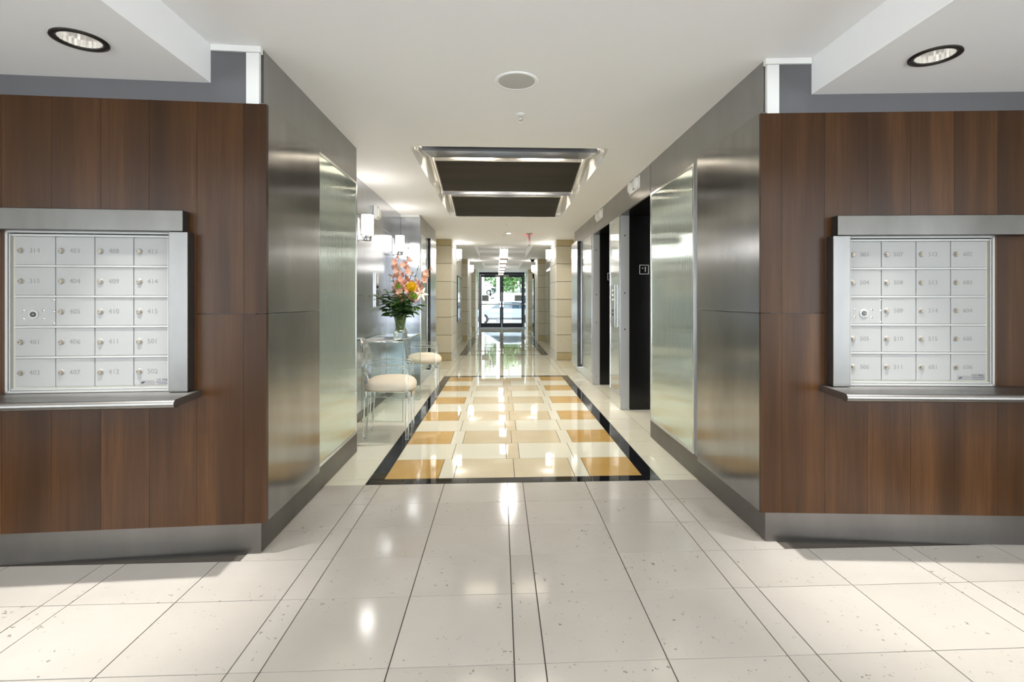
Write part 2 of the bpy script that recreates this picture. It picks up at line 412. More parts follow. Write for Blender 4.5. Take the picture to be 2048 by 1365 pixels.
# far stepped coffers
for x0, x1, ya, yb in holes[1:]:
    cb = MB(); h = .22
    cb.box(x0 - .03, x0, ya, yb, cz1, cz0 + h); cb.box(x1, x1 + .03, ya, yb, cz1, cz0 + h); cb.box(x0, x1, yb, yb + .03, cz1, cz0 + h); cb.box(x0, x1, ya - .03, ya, cz1, cz0 + h); cb.box(x0 - .03, x1 + .03, ya - .03, yb + .03, cz0 + h, cz0 + h + .03)
    cb.box(x0 + .002, x1 - .002, yb - .5, yb - .002, cz0 + .06, cz0 + h); cb.box(x0 + .002, x1 - .002, yb - 1.0, yb - .5, cz0 + .13, cz0 + h)
    cb.build('coffer_box', M['ceiling'], ceil)
# soffits with recessed downlights (square patch with a round hole)
def soffit(side, xa, xb, wallfn, can):
    mb = MB(); r = .098; q = .16; n = 32; z = 2.472
    cx, cy = can
    mb.box(xa, xb, -5.2, cy - q, z, CEIL); 
    mb.prism([(xa, cy + q), (xb, cy + q), (xb, wallfn(xb)), (xa, wallfn(xa))], z, CEIL)
    mb.box(xa, cx - q, cy - q, cy + q, z, CEIL); mb.box(cx + q, xb, cy - q, cy + q, z, CEIL)
    inn = []; out = []
    for i in range(n):
        t = 2 * math.pi * i / n; c_, s_ = math.cos(t), math.sin(t); m_ = q / max(abs(c_), abs(s_))
        inn.append((cx + r * c_, cy + r * s_, z)); out.append((cx + m_ * c_, cy + m_ * s_, z))
    mb.add(inn + out, [(i, i + n, (i + 1) % n + n, (i + 1) % n) for i in range(n)])
    return mb.build('trim_' + side, M['ceiling'])
DL = (-.99845, -.0557); NL = (.0557, -.99845); PL = (-1.257, 2.761)
DR = (.99692, -.0784); NR = (-.0784, -.99692); PR = (1.466, 2.772)
fL = lambda x: PL[1] + (x - PL[0]) * DL[1] / DL[0]
fR = lambda x: PR[1] + (x - PR[0]) * DR[1] / DR[0]
s1 = soffit('1', -5, -1.510, fL, CANS[0]); tag(s1, 'dropped white soffit over the mailboxes before the flower niche', 'soffit', kind='structure')
s2 = soffit('2', 1.718, 5, fR, CANS[1]); tag(s2, 'dropped white soffit over the mailboxes before the elevators', 'soffit', kind='structure')
for i, (cx, cy) in enumerate(CANS):
    r = empty('recessed_downlight', (cx, cy, 2.472))
    tag(r, ['round recessed downlight with dark rim in soffit above the mailboxes before the flower niche', 'round recessed downlight with dark rim in soffit above the mailboxes before the elevators'][i], 'ceiling light', 'recessed downlights in the soffits')
    MB().lathe([(.103, .0), (.104, -.006), (.082, -.007), (.079, .004), (.096, .004)], seg=36).build('trim_ring', plain('dark bronze rim', (.03, .025, .02), .4, .5), r, True)
    rf = MB(); seg = 48
    prof = [(.080, .0), (.078, .03), (.068, .075), (.05, .10), (.0, .105)]
    vs = []; fs = []
    for a in range(seg):
        t = 2 * math.pi * a / seg; k = 1.0 if a % 2 else .95
        for rr_, z in prof: vs.append((rr_ * k * math.cos(t), rr_ * k * math.sin(t), z))
    for a in range(seg):
        b = (a + 1) % seg
        for k in range(len(prof) - 1): fs.append((a * 5 + k, a * 5 + k + 1, b * 5 + k + 1, b * 5 + k))
    rf.add(vs, fs).build('reflector', plain('faceted reflector', (.85, .84, .82), .2, 1), r)
    MB().lathe([(.0, .07), (.02, .075), (.03, .09), (.028, .103)], seg=16).build('lamp', M['can_lamp'], r, True)

# ------------------------------------------------------------------ front walls, mailboxes
def ob(P, D, N, s0, s1, o0, o1, z0, z1, mb=None):
    mb = mb or MB()
    q = lambda s, o: (P[0] + D[0] * s + N[0] * o, P[1] + D[1] * s + N[1] * o)
    pts = [q(s0, o0), q(s1, o0), q(s1, o1), q(s0, o1)]
    if (pts[1][0] - pts[0][0]) * (pts[2][1] - pts[0][1]) - (pts[1][1] - pts[0][1]) * (pts[2][0] - pts[0][0]) < 0: pts.reverse()
    return mb.prism(pts, z0, z1)
ZB, ZT, ZS = .17, 2.36, 1.264
for side, P, D, N in (('left', PL, DL, NL), ('right', PR, DR, NR)):
    wl = ob(P, D, N, .03, 2.9, -.12, 0, .0, CEIL).build('wall_' + side, M['grey_band'])
    tag(wl, {'left': 'walnut veneered front wall holding the mailboxes before the flower niche', 'right': 'walnut veneered front wall holding the mailboxes before the elevators'}[side], 'wall', kind='structure')
    edges = [-.036, .077, .307] + [.537 + .2295 * k for k in range(10)] + [2.9]
    for a, b in zip(edges, edges[1:]):
        zs = [(ZB, ZS - .0015), (ZS + .0015, ZT)] if a < .3 else [(ZB, ZT)]
        for z0, z1 in zs:
            ob(P, D, N, a + .0006, b - .0006, .0005, .03, z0, z1).build('veneer_panel', M['wood'], wl)
    bb = ob(P, D, N, .0, 2.9, .0, .004, .004, ZB).build('baseboard_' + side, M['base_steel'])
    tag(bb, {'left': 'grey steel kick plate under the walnut wall of the mailboxes before the flower niche', 'right': 'grey steel kick plate under the walnut wall of the mailboxes before the elevators'}[side], 'baseboard', kind='structure')
# corner trims, white
for k, (sg, xa, P, D, N) in enumerate(((-1, -1.262, PL, DL, NL), (1, 1.47, PR, DR, NR))):
    mb = MB(); ob(P, D, N, .01, .075, -.02, .006, ZT, CEIL - .035, mb); ob(P, D, N, .0, .25, -.02, .012, CEIL - .033, CEIL - .001, mb)
    o = mb.build('trim_%d' % (k + 3), M['white']); tag(o, 'white corner trim above the walnut wall of %s' % (('the mailboxes before the flower niche', 'the mailboxes before the elevators')[k]), 'trim', kind='structure')
# mailbox banks
COLS = [(.424, .600), (.603, .783), (.786, .965), (.968, 1.150)]
ROWS = [(1.512, 1.652), (1.360, 1.500), (1.208, 1.348), (1.056, 1.196), (.903, 1.044)]
NUM_L = [['314', '403', '408', '413'], ['315', '404', '409', '414'], [None, '405', '410', '415'], ['401', '406', '411', '501'], ['402', '407', '412', '502']]
NUM_R = [['503', '507', '512', '602'], ['504', '508', '513', '603'], [None, '509', '514', '604'], ['505', '510', '515', '605'], ['506', '511', '601', '606']]
def bank(side):
    P, rz, nums = (PL, math.atan2(.0557, .99845), NUM_L) if side == 'left' else (PR, math.atan2(-.0784, .99692), NUM_R)
    r = empty('mailbox_bank', (P[0], P[1], 0), rz)
    tag(r, {'left': 'white bank of twenty small mailbox doors on the walnut wall before the flower niche', 'right': 'white bank of twenty small mailbox doors on the walnut wall before the elevators'}[side], 'mailboxes', 'mailbox banks in the walnut walls')
    cs = COLS if side == 'right' else [(-b, -a) for a, b in COLS[::-1]]
    X0, X1 = (.412, 1.188) if side == 'right' else (-1.188, -.412)
    f = MB(); z0, z1 = .874, 1.680; fy0, fy1 = -.056, -.03
    f.box(X0, X0 + .012, fy0, fy1, z0, z1); f.box(X1 - .012, X1, fy0, fy1, z0, z1); f.box(X0, X1, fy0, fy1, z1 - .01, z1); f.box(X0, X1, fy0, fy1, z0, z0 + .011)
    # inner frame, set apart by a dark groove
    a, b = X0 + .017, X1 - .017
    f.box(a, a + .006, -.055, fy1, z0 + .011, z1 - .016); f.box(b - .006, b, -.055, fy1, z0 + .011, z1 - .016)
    f.box(a, b, -.050, fy1, z1 - .026, z1 - .016); f.box(a, b, -.050, fy1, z0 + .013, z0 + .022)
    f.build('frame', M['mail_rail'], r)
    B(X0 + .002, X1 - .002, -.034, -.03, z0 + .002, z1 - .002).build('backing', M['black_matt'], r)
    B(a + .006, b - .006, -.0365, -.034, z0 + .02, z1 - .02).build('inner_panel', plain('beige return', (.52, .50, .42), .5), r)
    for i in range(4):
        zz = (ROWS[i][0] + ROWS[i + 1][1]) / 2
        B(cs[0][0] - .003, cs[-1][1] + .003, -.050, -.036, zz - .0045, zz + .0045).build('rail', M['mail_rail'], r)
    for c in range(3):
        xx = (cs[c][1] + cs[c + 1][0]) / 2
        B(xx - .0045, xx + .0045, -.039, -.0366, .9, 1.655).build('joint', M['ink_grey'], r)
    for ri in range(5):
        for ci in range(4):
            x0, x1 = cs[ci]; z0_, z1_ = ROWS[ri]
            nm = nums[ri][ci]
            d = B(x0, x1, -.045, -.037, z0_, z1_).build('mailbox_door', M['mail'], r, bevel=.0015, seg=1)
            zc = (z0_ + z1_) / 2
            if nm:
                lx = x0 + .026
                MB().cyl((lx, -.045, zc), (lx, -.0475, zc), .0155, .0150, 20).build('lock_ring', M['mail_rail'], d, True)
                lk = MB().cyl((lx, -.045, zc), (lx, -.052, zc), .0125, .0115, 20).cyl((lx, -.052, zc), (lx, -.0545, zc), .0075, .0070, 16)
                lk.build('lock', M['brass_lock'], d, bevel=.0008, seg=1)
                B(lx - .009, lx - .001, -.0552, -.0538, zc - .0016, zc + .0016).build('keyhole', M['black'], d)
                text(nm, .034, M['engrave'], d, (x0 + .088, -.0453, zc))
            else:
                qx = lambda px: x0 + (px - 88) * .3518 / 1024 * 2.66
                qz = lambda py: zc + (700 - py) * .3518 / 1024 * 2.66
                px_, pz_ = qx(180), qz(715)
                MB().cyl((px_, -.045, pz_), (px_, -.049, pz_), .0245, .023, 28).build('lock_ring', M['mail_rail'], d)
                MB().cyl((px_, -.049, pz_), (px_, -.053, pz_), .013, .0125, 20).build('lock', M['black'], d)
                B(px_ - .002, px_ + .009, -.0545, -.053, pz_ - .002, pz_ + .002).build('keyhole', M['brass_lock'], d)
                for a_, b_ in ((128, 693), (128, 738), (227, 693), (227, 738), (280, 635), (280, 700), (280, 765)):
                    MB().lathe([(.0, .0030), (.004, .0022), (.0062, .0)], seg=12).build('rivet', M['chrome'], d, True).matrix_local = Matrix.Translation((qx(a_), -.045, qz(b_))) @ Matrix.Rotation(R(90), 4, 'X')
    # stickers on the last door
    x0, x1 = cs[3]; z0_ = ROWS[4][0]
    st = B(x1 - .076, x1 - .004, -.0458, -.045, z0_ + .002, z0_ + .036).build('mail_sticker', M['sticker'] if side == 'right' else M['mail'], r)
    st['label'] = 'U.S. MAIL sticker'
    text('U.S. MAIL', .0165, M['ink'], st, (x1 - .040, -.0461, z0_ + .0265), sx=.86, ext=.0002, name='lettering')
    B(x1 - .073, x1 - .007, -.0462, -.0458, z0_ + .0150, z0_ + .0168).build('print_line', M['ink'], st)
    B(x1 - .073, x1 - .007, -.0462, -.0458, z0_ + .0115, z0_ + .0130).build('print_line', M['ink_grey'], st)
    B(x1 - .064, x1 - .014, -.0462, -.0458, z0_ + .0055, z0_ + .0075).build('print_line', M['ink'], st)
    s2_ = B(x1 - .150, x1 - .079, -.0458, -.045, z0_ + .002, z0_ + .026).build('approval_sticker', M['sticker'], r)
    e = MB(); bx, bz = x1 - .143, z0_ + .008       # slanted emblem
    e.extrude([(bx, bz), (bx + .006, bz), (bx + .010, bz + .011), (bx + .005, bz + .011)], 1, -.0462, -.0458)
    e.extrude([(bx + .008, bz), (bx + .010, bz), (bx + .022, bz + .011), (bx + .011, bz + .011)], 1, -.0462, -.0458)
    e.build('emblem', M['ink'], s2_)
    for k in range(3): B(x1 - .119, x1 - (.085, .088, .095)[k], -.0462, -.0458, z0_ + .0175 - k * .004, z0_ + .0188 - k * .004).build('print_line', M['ink_grey'], s2_)
    # steel surround and shelf
    sr = empty('mailbox_surround', (P[0], P[1], 0), rz)
    tag(sr, {'left': 'grey steel header and jamb framing the mailboxes before the flower niche', 'right': 'grey steel header and jamb framing the mailboxes before the elevators'}[side], 'metal frame', 'steel mailbox surrounds')
    m = 1 if side == 'right' else -1
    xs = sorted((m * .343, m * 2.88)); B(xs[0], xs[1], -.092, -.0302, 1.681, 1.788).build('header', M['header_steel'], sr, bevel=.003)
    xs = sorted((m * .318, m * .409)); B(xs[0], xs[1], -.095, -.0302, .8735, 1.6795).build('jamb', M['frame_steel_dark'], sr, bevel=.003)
    xs = sorted((m * .283, m * 2.88))
    prof = [(-.0302, .872), (-.262, .868)] + [(-.262 - .021 * math.sin(R(a)), .847 + .021 * math.cos(R(a))) for a in range(15, 181, 15)] + [(-.24, .832), (-.0302, .838)]
    prof = [(a, b) for a, b in prof]
    sh = MB().extrude(prof, 0, xs[0], xs[1]).build('mail_shelf', M['frame_steel']); autosmooth(sh, 30)
    sh.location = (P[0], P[1], 0); sh.rotation_euler = (0, 0, rz)
    tag(sh, {'left': 'steel shelf with rounded lip below the mailboxes before the flower niche', 'right': 'steel shelf with rounded lip below the mailboxes before the elevators'}[side], 'shelf', 'steel mail shelves')
bank('left'); bank('right')

# ------------------------------------------------------------------ corridor walls, near blocks
def struct(o, label, cat='wall'): return tag(o, label, cat, kind='structure')
wl = B(-1.56, -1.262, 2.80, 4.569, .0, CEIL).build('wall_corridor_left', M['fascia_steel']); struct(wl, 'grey steel clad end block between the mailboxes before the flower niche and the seating niche')
wr = B(1.47, 1.95, 2.80, 4.93, .0, CEIL).build('wall_corridor_right', M['fascia_steel']); struct(wr, 'grey steel clad end block between the mailboxes before the elevators and the near elevator')
for par, xa, xb, y0_, y1_ in ((wl, -1.2615, -1.222, 2.742, 3.533), (wr, 1.43, 1.4695, 2.752, 3.655)):
    for z0, z1 in ((ZB, ZS - .0015), (ZS + .0015, ZT + .008)): B(xa, xb, y0_, y1_, z0, z1).build('steel_panel', M['bronze'], par, bevel=.0015, seg=1)
b = B(-1.2618, -1.258, 2.765, 4.569, .004, ZB).build('baseboard_1', M['base_steel'], None); struct(b, 'steel kick plate of the block beside the seating niche', 'baseboard')
b = B(1.466, 1.4698, 2.772, 4.93, .004, ZB).build('baseboard_2', M['base_steel'], None); struct(b, 'steel kick plate of the block beside the near elevator', 'baseboard')
def reeded(name, x, sgn, y0_, y1_, z0, z1, label, n, mat='reeded', amp=.0022, frame=.022, grp='framed reeded glass wall panels'):
    """framed panel on a wall at x facing sgn*x"""
    r = empty(name, (x, (y0_ + y1_) / 2, z0)); tag(r, label, 'glass panel', grp)
    hy = (y1_ - y0_) / 2; h = z1 - z0; d = sgn * .012
    for a, b_ in ((-hy, -hy + frame), (hy - frame, hy)): B(min(0, d), max(0, d), a, b_, 0, h).build('stile', M['bright_steel'], r, bevel=.002, seg=1)
    for a, b_ in ((0, frame), (h - frame, h)): B(min(0, d), max(0, d), -hy + frame, hy - frame, a, b_).build('rail', M['bright_steel'], r, bevel=.002, seg=1)
    vs = []; fs = []; k = 0; steps = n * 6
    for i in range(steps + 1):
        y_ = -hy + frame + (2 * hy - 2 * frame) * i / steps
        xx = sgn * (.005 + amp * abs(math.sin(math.pi * i / 6)) ** .8)
        vs += [(xx, y_, frame), (xx, y_, h - frame)]
    for i in range(steps):
        q = (2 * i, 2 * i + 2, 2 * i + 3, 2 * i + 1); fs.append(q if sgn > 0 else q[::-1])
    g = MB().add(vs, fs); g.build('glass', M[mat], r, True)
    B(min(0, sgn * .004), max(0, sgn * .004), -hy + frame, hy - frame, frame, h - frame).build('backing', M['black_matt'], r)
    return r
reeded('reeded_glass_panel', -1.2618, 1, 3.585, 4.545, ZB, ZT + .01, 'tall steel framed reeded glass panel beside the walnut corner and the acrylic chairs', 62)
reeded('reeded_glass_panel', 1.4698, -1, 3.80, 4.905, ZB, ZT + .01, 'tall steel framed reeded glass panel just before the near elevator opening', 70)

# ------------------------------------------------------------------ niche
NX = -1.555
wn = B(NX - .12, NX, 4.569, 8.09, 0, CEIL).build('wall_niche', M['niche_steel']); struct(wn, 'blue-grey steel wall of the seating niche with two sconces')
es = [4.58, 5.92, 7.046, 8.085]
for a, b_ in zip(es, es[1:]): B(NX, NX + .008, a + .0015, b_ - .0015, .10, 2.275).build('steel_panel', M['niche_steel'], wn)
B(NX, NX + .006, 4.575, 8.085, 2.279, CEIL - .002).build('upper_panel', M['niche_steel'], wn)
B(NX, NX + .012, 4.575, 8.085, .004, .098).build('kick_plate', M['base_steel'], wn)
wf = B(-1.675, -1.25, 8.09, 9.99, 0, CEIL).build('wall_far_left', M['niche_steel']); struct(wf, 'blue-grey steel block at the far end of the seating niche')
B(-1.55, -1.252, 8.082, 8.0895, .004, ZB).build('kick_plate', M['base_steel'], wf); B(-1.5465, -1.252, 8.08, 8.0895, ZB + .003, CEIL - .04).build('steel_panel', M['niche_steel'], wf)
B(-1.55, -1.262, 8.078, 8.0895, CEIL - .036, CEIL - .001).build('white_cap', M['white'], wf)
B(-1.2495, -1.246, 8.095, 9.985, ZT + .03, CEIL - .015).build('upper_panel', M['fascia_steel'], wf)
reeded('reeded_glass_panel', -1.2498, 1, 8.13, 8.86, ZB, ZT + .01, 'narrow steel framed glass panel on the block past the second acrylic chair', 40, 'mirror', .0008, .02)
reeded('reeded_glass_panel', 1.4648, -1, 8.10, 9.17, ZB, ZT + .01, 'steel framed glass panel past the far elevator, beside the projecting fin', 50, 'mirror', .0008, .02)
for k, (xa, xb, lab) in enumerate(((-1.2455, -1.20, 'projecting bright steel fin with black edge past the flower console'), (1.40, 1.4605, 'projecting bright steel fin with black edge past the far elevator'))):
    y0_ = 8.90 if k == 0 else 9.20
    r = empty('steel_fin', (xa if k == 0 else xb, y0_, .0)); tag(r, lab, 'panel', 'projecting steel fins')
    wd = abs(xb - xa); sg = 1 if k == 0 else -1
    a, b_ = (0.0, wd) if k == 0 else (-wd, 0)
    B(a, b_, 0, .05, .13, 2.40).build('black_edge', M['black'], r)
    B(a, b_, .051, .78, .115, 2.415).build('face', M['bright_steel'], r)

# ------------------------------------------------------------------ elevator wall
EX = 1.465
we = MB()
we.box(EX, 1.95, 4.93, 9.99, 2.376, CEIL)            # fascia beam over the openings
we.box(EX, 1.95, 6.17, 6.768, 0, 2.376); we.box(EX, 1.95, 8.015, 9.99, 0, 2.376)
we = we.build('wall_elevator', M['fascia_steel']); struct(we, 'grey steel elevator wall with two dark openings')
for a, b_ in ((4.935, 6.16), (6.165, 7.76), (7.765, 9.985)): B(EX - .004, EX, a, b_, 2.395, CEIL - .012).build('fascia_panel', M['fascia_steel'], we)
B(EX - .006, EX, 4.93, 9.99, CEIL - .011, CEIL - .001).build('ceiling_trim', M['white'], we)
for a, b_ in ((6.172, 6.766), (8.02, 9.985)): B(EX - .003, EX, a, b_, .004, ZB - .002).build('kick_plate', M['bright_steel'], we)
for k, (y0_, y1_) in enumerate(((4.932, 6.17), (6.768, 8.015))):
    r = empty('door_%d' % (k + 1), (EX, y0_, 0)); wd = y1_ - y0_
    struct(r, ['near elevator doorway with black jamb and full 1 sign', 'far elevator doorway with black jamb, partly hidden 1 sign'][k], 'elevator door')
    for ya, yb in ((.001, .012), (wd - .012, wd - .001)):
        B(.002, .104, ya, yb, .005, 2.374).build('jamb', M['jamb'], r)
        B(.106, .50, ya, yb, .012, 2.374).build('black_jamb', M['black'], r)
    B(.002, .50, .012, wd - .012, 2.362, 2.374).build('head', M['black'], r)
    mid = wd / 2
    for ya, yb in ((.013, mid - .002), (mid + .002, wd - .013)): B(.47, .50, ya, yb, .006, 2.36).build('door_leaf', M['bright_steel'], r)
    for z in (.13, .98, 1.42, 2.12): MB().cyl((.05, wd - .0125, z), (.05, wd - .016, z), .010, .008, 12).build('screw', M['chrome'], r)
    B(.112, .48, wd - .015, wd - .0125, .0, .012).build('sill_strip', M['black_matt'], r)
    sg = empty('floor_sign', (EX + .285, y1_ - .0125, 1.707)); tag(sg, ['black braille floor sign reading star 1 in the near elevator jamb', 'black braille floor sign reading star 1 in the far elevator jamb'][k], 'sign', 'elevator jamb floor signs')
    B(-.06, .06, -.006, 0, -.06, .06).build('plate', M['black'], sg)
    fb = MB(); h = .057; t_ = .006
    fb.box(-h, h, -.008, -.006, h - t_, h); fb.box(-h, h, -.008, -.006, -h, -h + t_); fb.box(-h, -h + t_, -.008, -.006, -h, h); fb.box(h - t_, h, -.008, -.006, -h, h); fb.build('border', M['sign_white'], sg)
    text('1', .088, M['sign_white'], sg, (.014, -.0075, .0), name='numeral', ext=.0012)
    stp = []
    for a in range(10): rr_ = .010 if a % 2 == 0 else .0042; stp.append((-.018 + rr_ * math.sin(a * math.pi / 5), .016 + rr_ * math.cos(a * math.pi / 5)))
    MB().extrude(stp, 1, -.008, -.006).build('star', M['sign_white'], sg)
reeded('reeded_glass_panel', EX - .0005, -1, 6.20, 6.74, ZB, ZT + .01, 'slim steel framed mirror panel with call buttons between the two elevators', 30, 'mirror', .0006, .018)
r = empty('call_station', (EX - .013, 6.50, 1.26)); tag(r, 'tall steel elevator call plate on the slim panel between elevators', 'call button')
B(-.010, 0, -.11, .11, -.265, .265).build('plate', M['bright_steel'], r, bevel=.002, seg=1)
for z in (-.07, -.02): MB().cyl((-.010, 0, z - .04), (-.014, 0, z - .04), .016, seg=14).build('button', M['black'], r)
for z in (.20, .14, .08): B(-.0115, -.010, -.05, .05, z - .012, z + .012).build('instruction_plate', M['sign_white'], r)
MB().lathe([(.0, .004), (.016, .0)], seg=14).build('key_switch', M['chrome'], r).matrix_local = Matrix.Translation((-.010, 0, -.20)) @ Matrix.Rotation(R(-90), 4, 'Y')
for k, (ya, yb) in enumerate(((5.283, 5.70), (7.20, 7.66))):
    r = empty('elevator_lantern', (EX - .004, (ya + yb) / 2, 2.575)); tag(r, ['white elevator lantern plate with two round lenses over the near elevator', 'white elevator lantern plate with two round lenses over the far elevator'][k], 'elevator lantern', 'lanterns over the elevators')
    hy = (yb - ya) / 2; B(-.012, 0, -hy, hy, -.066, .066).build('plate', M['white'], r, bevel=.003, seg=1)
    for yy in (-.115, .115): MB().lathe([(.0, .034), (.045, .032), (.060, .022), (.062, .0)], seg=24).build('lens', M['white'], r, True).matrix_local = Matrix.Translation((-.012, yy, 0)) @ Matrix.Rotation(R(-90), 4, 'Y')
    B(-.0135, -.012, -.035, .035, -.045, .045).build('display', M['ink_grey'], r)

# ------------------------------------------------------------------ pillars and walls further down the corridor
def pillar(name, x0, x1, y0_, y1_, inner, label):
    o = B(x0, x1, y0_, y1_, 0, CEIL).build(name, M['joint']); struct(o, label, 'pillar')
    zs = [0, .17] + [.17 + .394 * i for i in range(1, 7)] + [CEIL]
    for k, (a, b_) in enumerate(zip(zs, zs[1:])):
        mk = M['travertine_dark'] if k in (0, len(zs) - 2) else M['travertine']
        B(x0 + .001, x1 - .001, y0_ - .012, y0_ - .0005, a + .005, b_ - .005).build('stone_tile', mk, o)
        if k: B(inner - .0, inner + .010, y0_ - .012, y1_ - .002, a + .005, b_ - .005).build('stone_tile', M['plaster'], o) if inner == x1 else B(inner - .010, inner, y0_ - .012, y1_ - .002, a + .005, b_ - .005).build('stone_tile', M['plaster'], o)  # inner face tiles paler: the light falling there is put into their colour
    for k in range(3):
        a, b_ = (inner, inner + .016 - k * .002) if inner == x1 else (inner - .016 + k * .002, inner)
        B(a, b_, y0_ - .010, y1_ - .003, .004 + k * .056, .052 + k * .056).build('base_strip', M['white'], o)
    return o
pillar('pillar_left', -1.40, -1.065, 11.33, 12.60, -1.065, 'beige stone clad pillar at the end of the steel block past the flowers')
pillar('pillar_right', 1.252, 1.63, 11.31, 12.68, 1.252, 'beige stone clad pillar past the elevators with a sconce')
pillar('pillar_left', -1.24, -1.065, 16.75, 18.1, -1.065, 'second beige stone pillar beyond the framed picture')
pillar('pillar_right', 1.245, 1.49, 16.75, 18.0, 1.245, 'second beige stone pillar beyond the glass storefront')
pillar('pillar_left', -1.24, -1.068, 22.30, 24.6, -1.068, 'last beige stone pillar beside the entrance sidelight, under no picture')
pillar('pillar_right', 1.236, 1.44, 22.55, 24.6, 1.236, 'last beige stone pillar beside the entrance, past the black door')
w_ = MB(); w_.box(-1.52, -1.40, 9.99, 12.6, 0, CEIL); w_.box(-1.52, -1.24, 12.6, 24.9, 0, CEIL); w_ = w_.build('wall_far_corridor_left', M['plaster']); struct(w_, 'cream plaster wall of the far corridor behind the framed picture')
w_ = MB(); w_.box(1.63, 1.75, 9.99, 12.68, 0, CEIL); w_.box(1.50, 1.75, 12.68, 24.9, 0, CEIL); w_ = w_.build('wall_far_corridor_right', M['plaster']); struct(w_, 'cream plaster wall of the far corridor behind the glass storefront')
for sx, x, a, b_ in ((1, -1.24, 12.61, 16.74), (1, -1.24, 18.11, 22.29)):
    for k in range(3): struct(B(x, x + .014, a, b_, .004 + k * .056, .052 + k * .056).build('baseboard_strip', M['white']), 'white stepped baseboard strip along the far cream corridor wall', 'baseboard')
# glass storefront on the right between pillars
r = empty('glass_storefront', (1.49, 14.7, 0)); tag(r, 'tall greenish glass storefront between the two right-hand stone pillars', 'glass front')
B(-.02, 0, -1.95, 2.0, .02, 2.2).build('glass_pane', plain('greenish obscured glass', (.42, .50, .44), .06), r)
for yy in (-.6, .7): B(-.024, -.018, yy - .006, yy + .006, .02, 2.2).build('joint', M['ink_grey'], r)
B(-.05, 0, -1.95, 2.0, 2.2, 2.27).build('header_rail', M['bright_steel'], r)
r = empty('air_grille', (1.498, 15.6, 2.42)); tag(r, 'slatted air grille above the glass storefront', 'vent')
B(-.01, 0, -.8, .9, -.12, .12).build('backing', M['black_matt'], r)
for k in range(5): B(-.03, -.01, -.8, .9, -.11 + k * .05, -.09 + k * .05).build('slat', M['white'], r)
# black door edge on the right, framed picture on the left
r = empty('black_door', (1.30, 19.0, 0)); tag(r, 'black door standing ajar beyond the second right-hand pillar', 'door')
B(-.05, -.01, 0, .9, .01, 2.15).build('door_leaf', M['black'], r); MB().cyl((-.05, .8, 1.0), (-.10, .8, 1.0), .02).build('door_knob', M['chrome'], r)
r = empty('framed_picture', (-1.24, 15.2, 1.36)); tag(r, 'framed picture with black edge on the cream corridor wall', 'picture')
B(0, .05, -.72, .78, -.64, .67).build('frame', M['black'], r); B(.05, .056, -.66, .72, -.58, .61).build('print', plain('pale print', (.55, .62, .70), .08), r)

# ------------------------------------------------------------------ sconces and other fittings
def sconce(loc, rz, label, power):
    r = empty('wall_sconce', loc, rz); tag(r, label, 'wall lamp', 'lit cylinder wall sconces')   # local x points away from the wall
    B(0, .012, -.055, .055, -.13, .12).build('wall_plate', M['bright_steel'], r, bevel=.003, seg=1)
    MB().tube([(.012, 0, -.115), (.05, 0, -.115), (.10, 0, -.115)], .008).build('arm', M['chrome'], r, True)
    MB().lathe([(.0, -.125), (.044, -.125), (.046, -.12), (.046, -.045), (.0, -.045)], (.10, 0, 0), 24).build('holder', M['bright_steel'], r, True)
    MB().lathe([(.046, -.085), (.052, -.085), (.052, -.092), (.046, -.092)], (.10, 0, 0), 24, True).build('ring', M['chrome'], r)
    MB().tube([(.10, -.078, -.06), (.10, .078, -.06)], .004).tube([(.022, 0, -.06), (.178, 0, -.06)], .004).build('cross_pin', M['chrome'], r)
    MB().lathe([(.0, -.043), (.062, -.043), (.063, -.04), (.063, .155), (.056, .155), (.054, -.03), (.0, -.03)], (.10, 0, 0), 28).build('glass_shade', M['shade'], r, True)
    return r
sconce((NX + .008, 5.67, 2.11), 0, 'lit cylinder sconce in the niche above the nearer acrylic chair', 1)
sconce((NX + .008, 7.48, 2.11), 0, 'lit cylinder sconce in the niche just above the flower bouquet', 1)
sconce((-1.054, 12.0, 2.36), 0, 'lit cylinder sconce on the first stone pillar past the flowers', 1)
sconce((1.241, 12.0, 2.36), math.pi, 'lit cylinder sconce on the stone pillar just past the elevators', 1)
sconce((-1.054, 17.4, 2.36), 0, 'lit cylinder sconce on the pillar behind the framed picture', 1)
sconce((1.234, 17.4, 2.36), math.pi, 'lit cylinder sconce on the pillar behind the glass storefront', 1)
# fire strobe in the niche
r = empty('fire_strobe', (NX + .008, 6.40, 2.41)); tag(r, 'white fire alarm strobe high on the niche wall beside the near sconce', 'alarm')
B(0, .045, -.07, .05, -.075, .085).build('body', M['white'], r, bevel=.004); B(.045, .07, -.05, .03, -.05, .05).build('flash_lens', M['white'], r, bevel=.004)
MB().cyl((0, .13, 0), (.03, .13, 0), .055, .05, 20).cyl((.03, .13, 0), (.05, .13, 0), .05, .03, 20).build('horn', M['white'], r)
r = empty('call_station', (NX + .008, 6.47, 1.46)); tag(r, 'narrow steel intercom plate on the niche wall left of the bouquet', 'intercom')
B(0, .02, -.075, .075, -.22, .22).build('plate', M['bright_steel'], r, bevel=.002, seg=1); B(.02, .024, -.05, .05, .08, .18).build('screen', M['sign_white'], r)
MB().cyl((.02, 0, .04), (.03, 0, .04), .018).build('button', M['black'], r); B(.02, .026, -.05, .05, -.2, 0).build('cover', M['base_steel'], r)
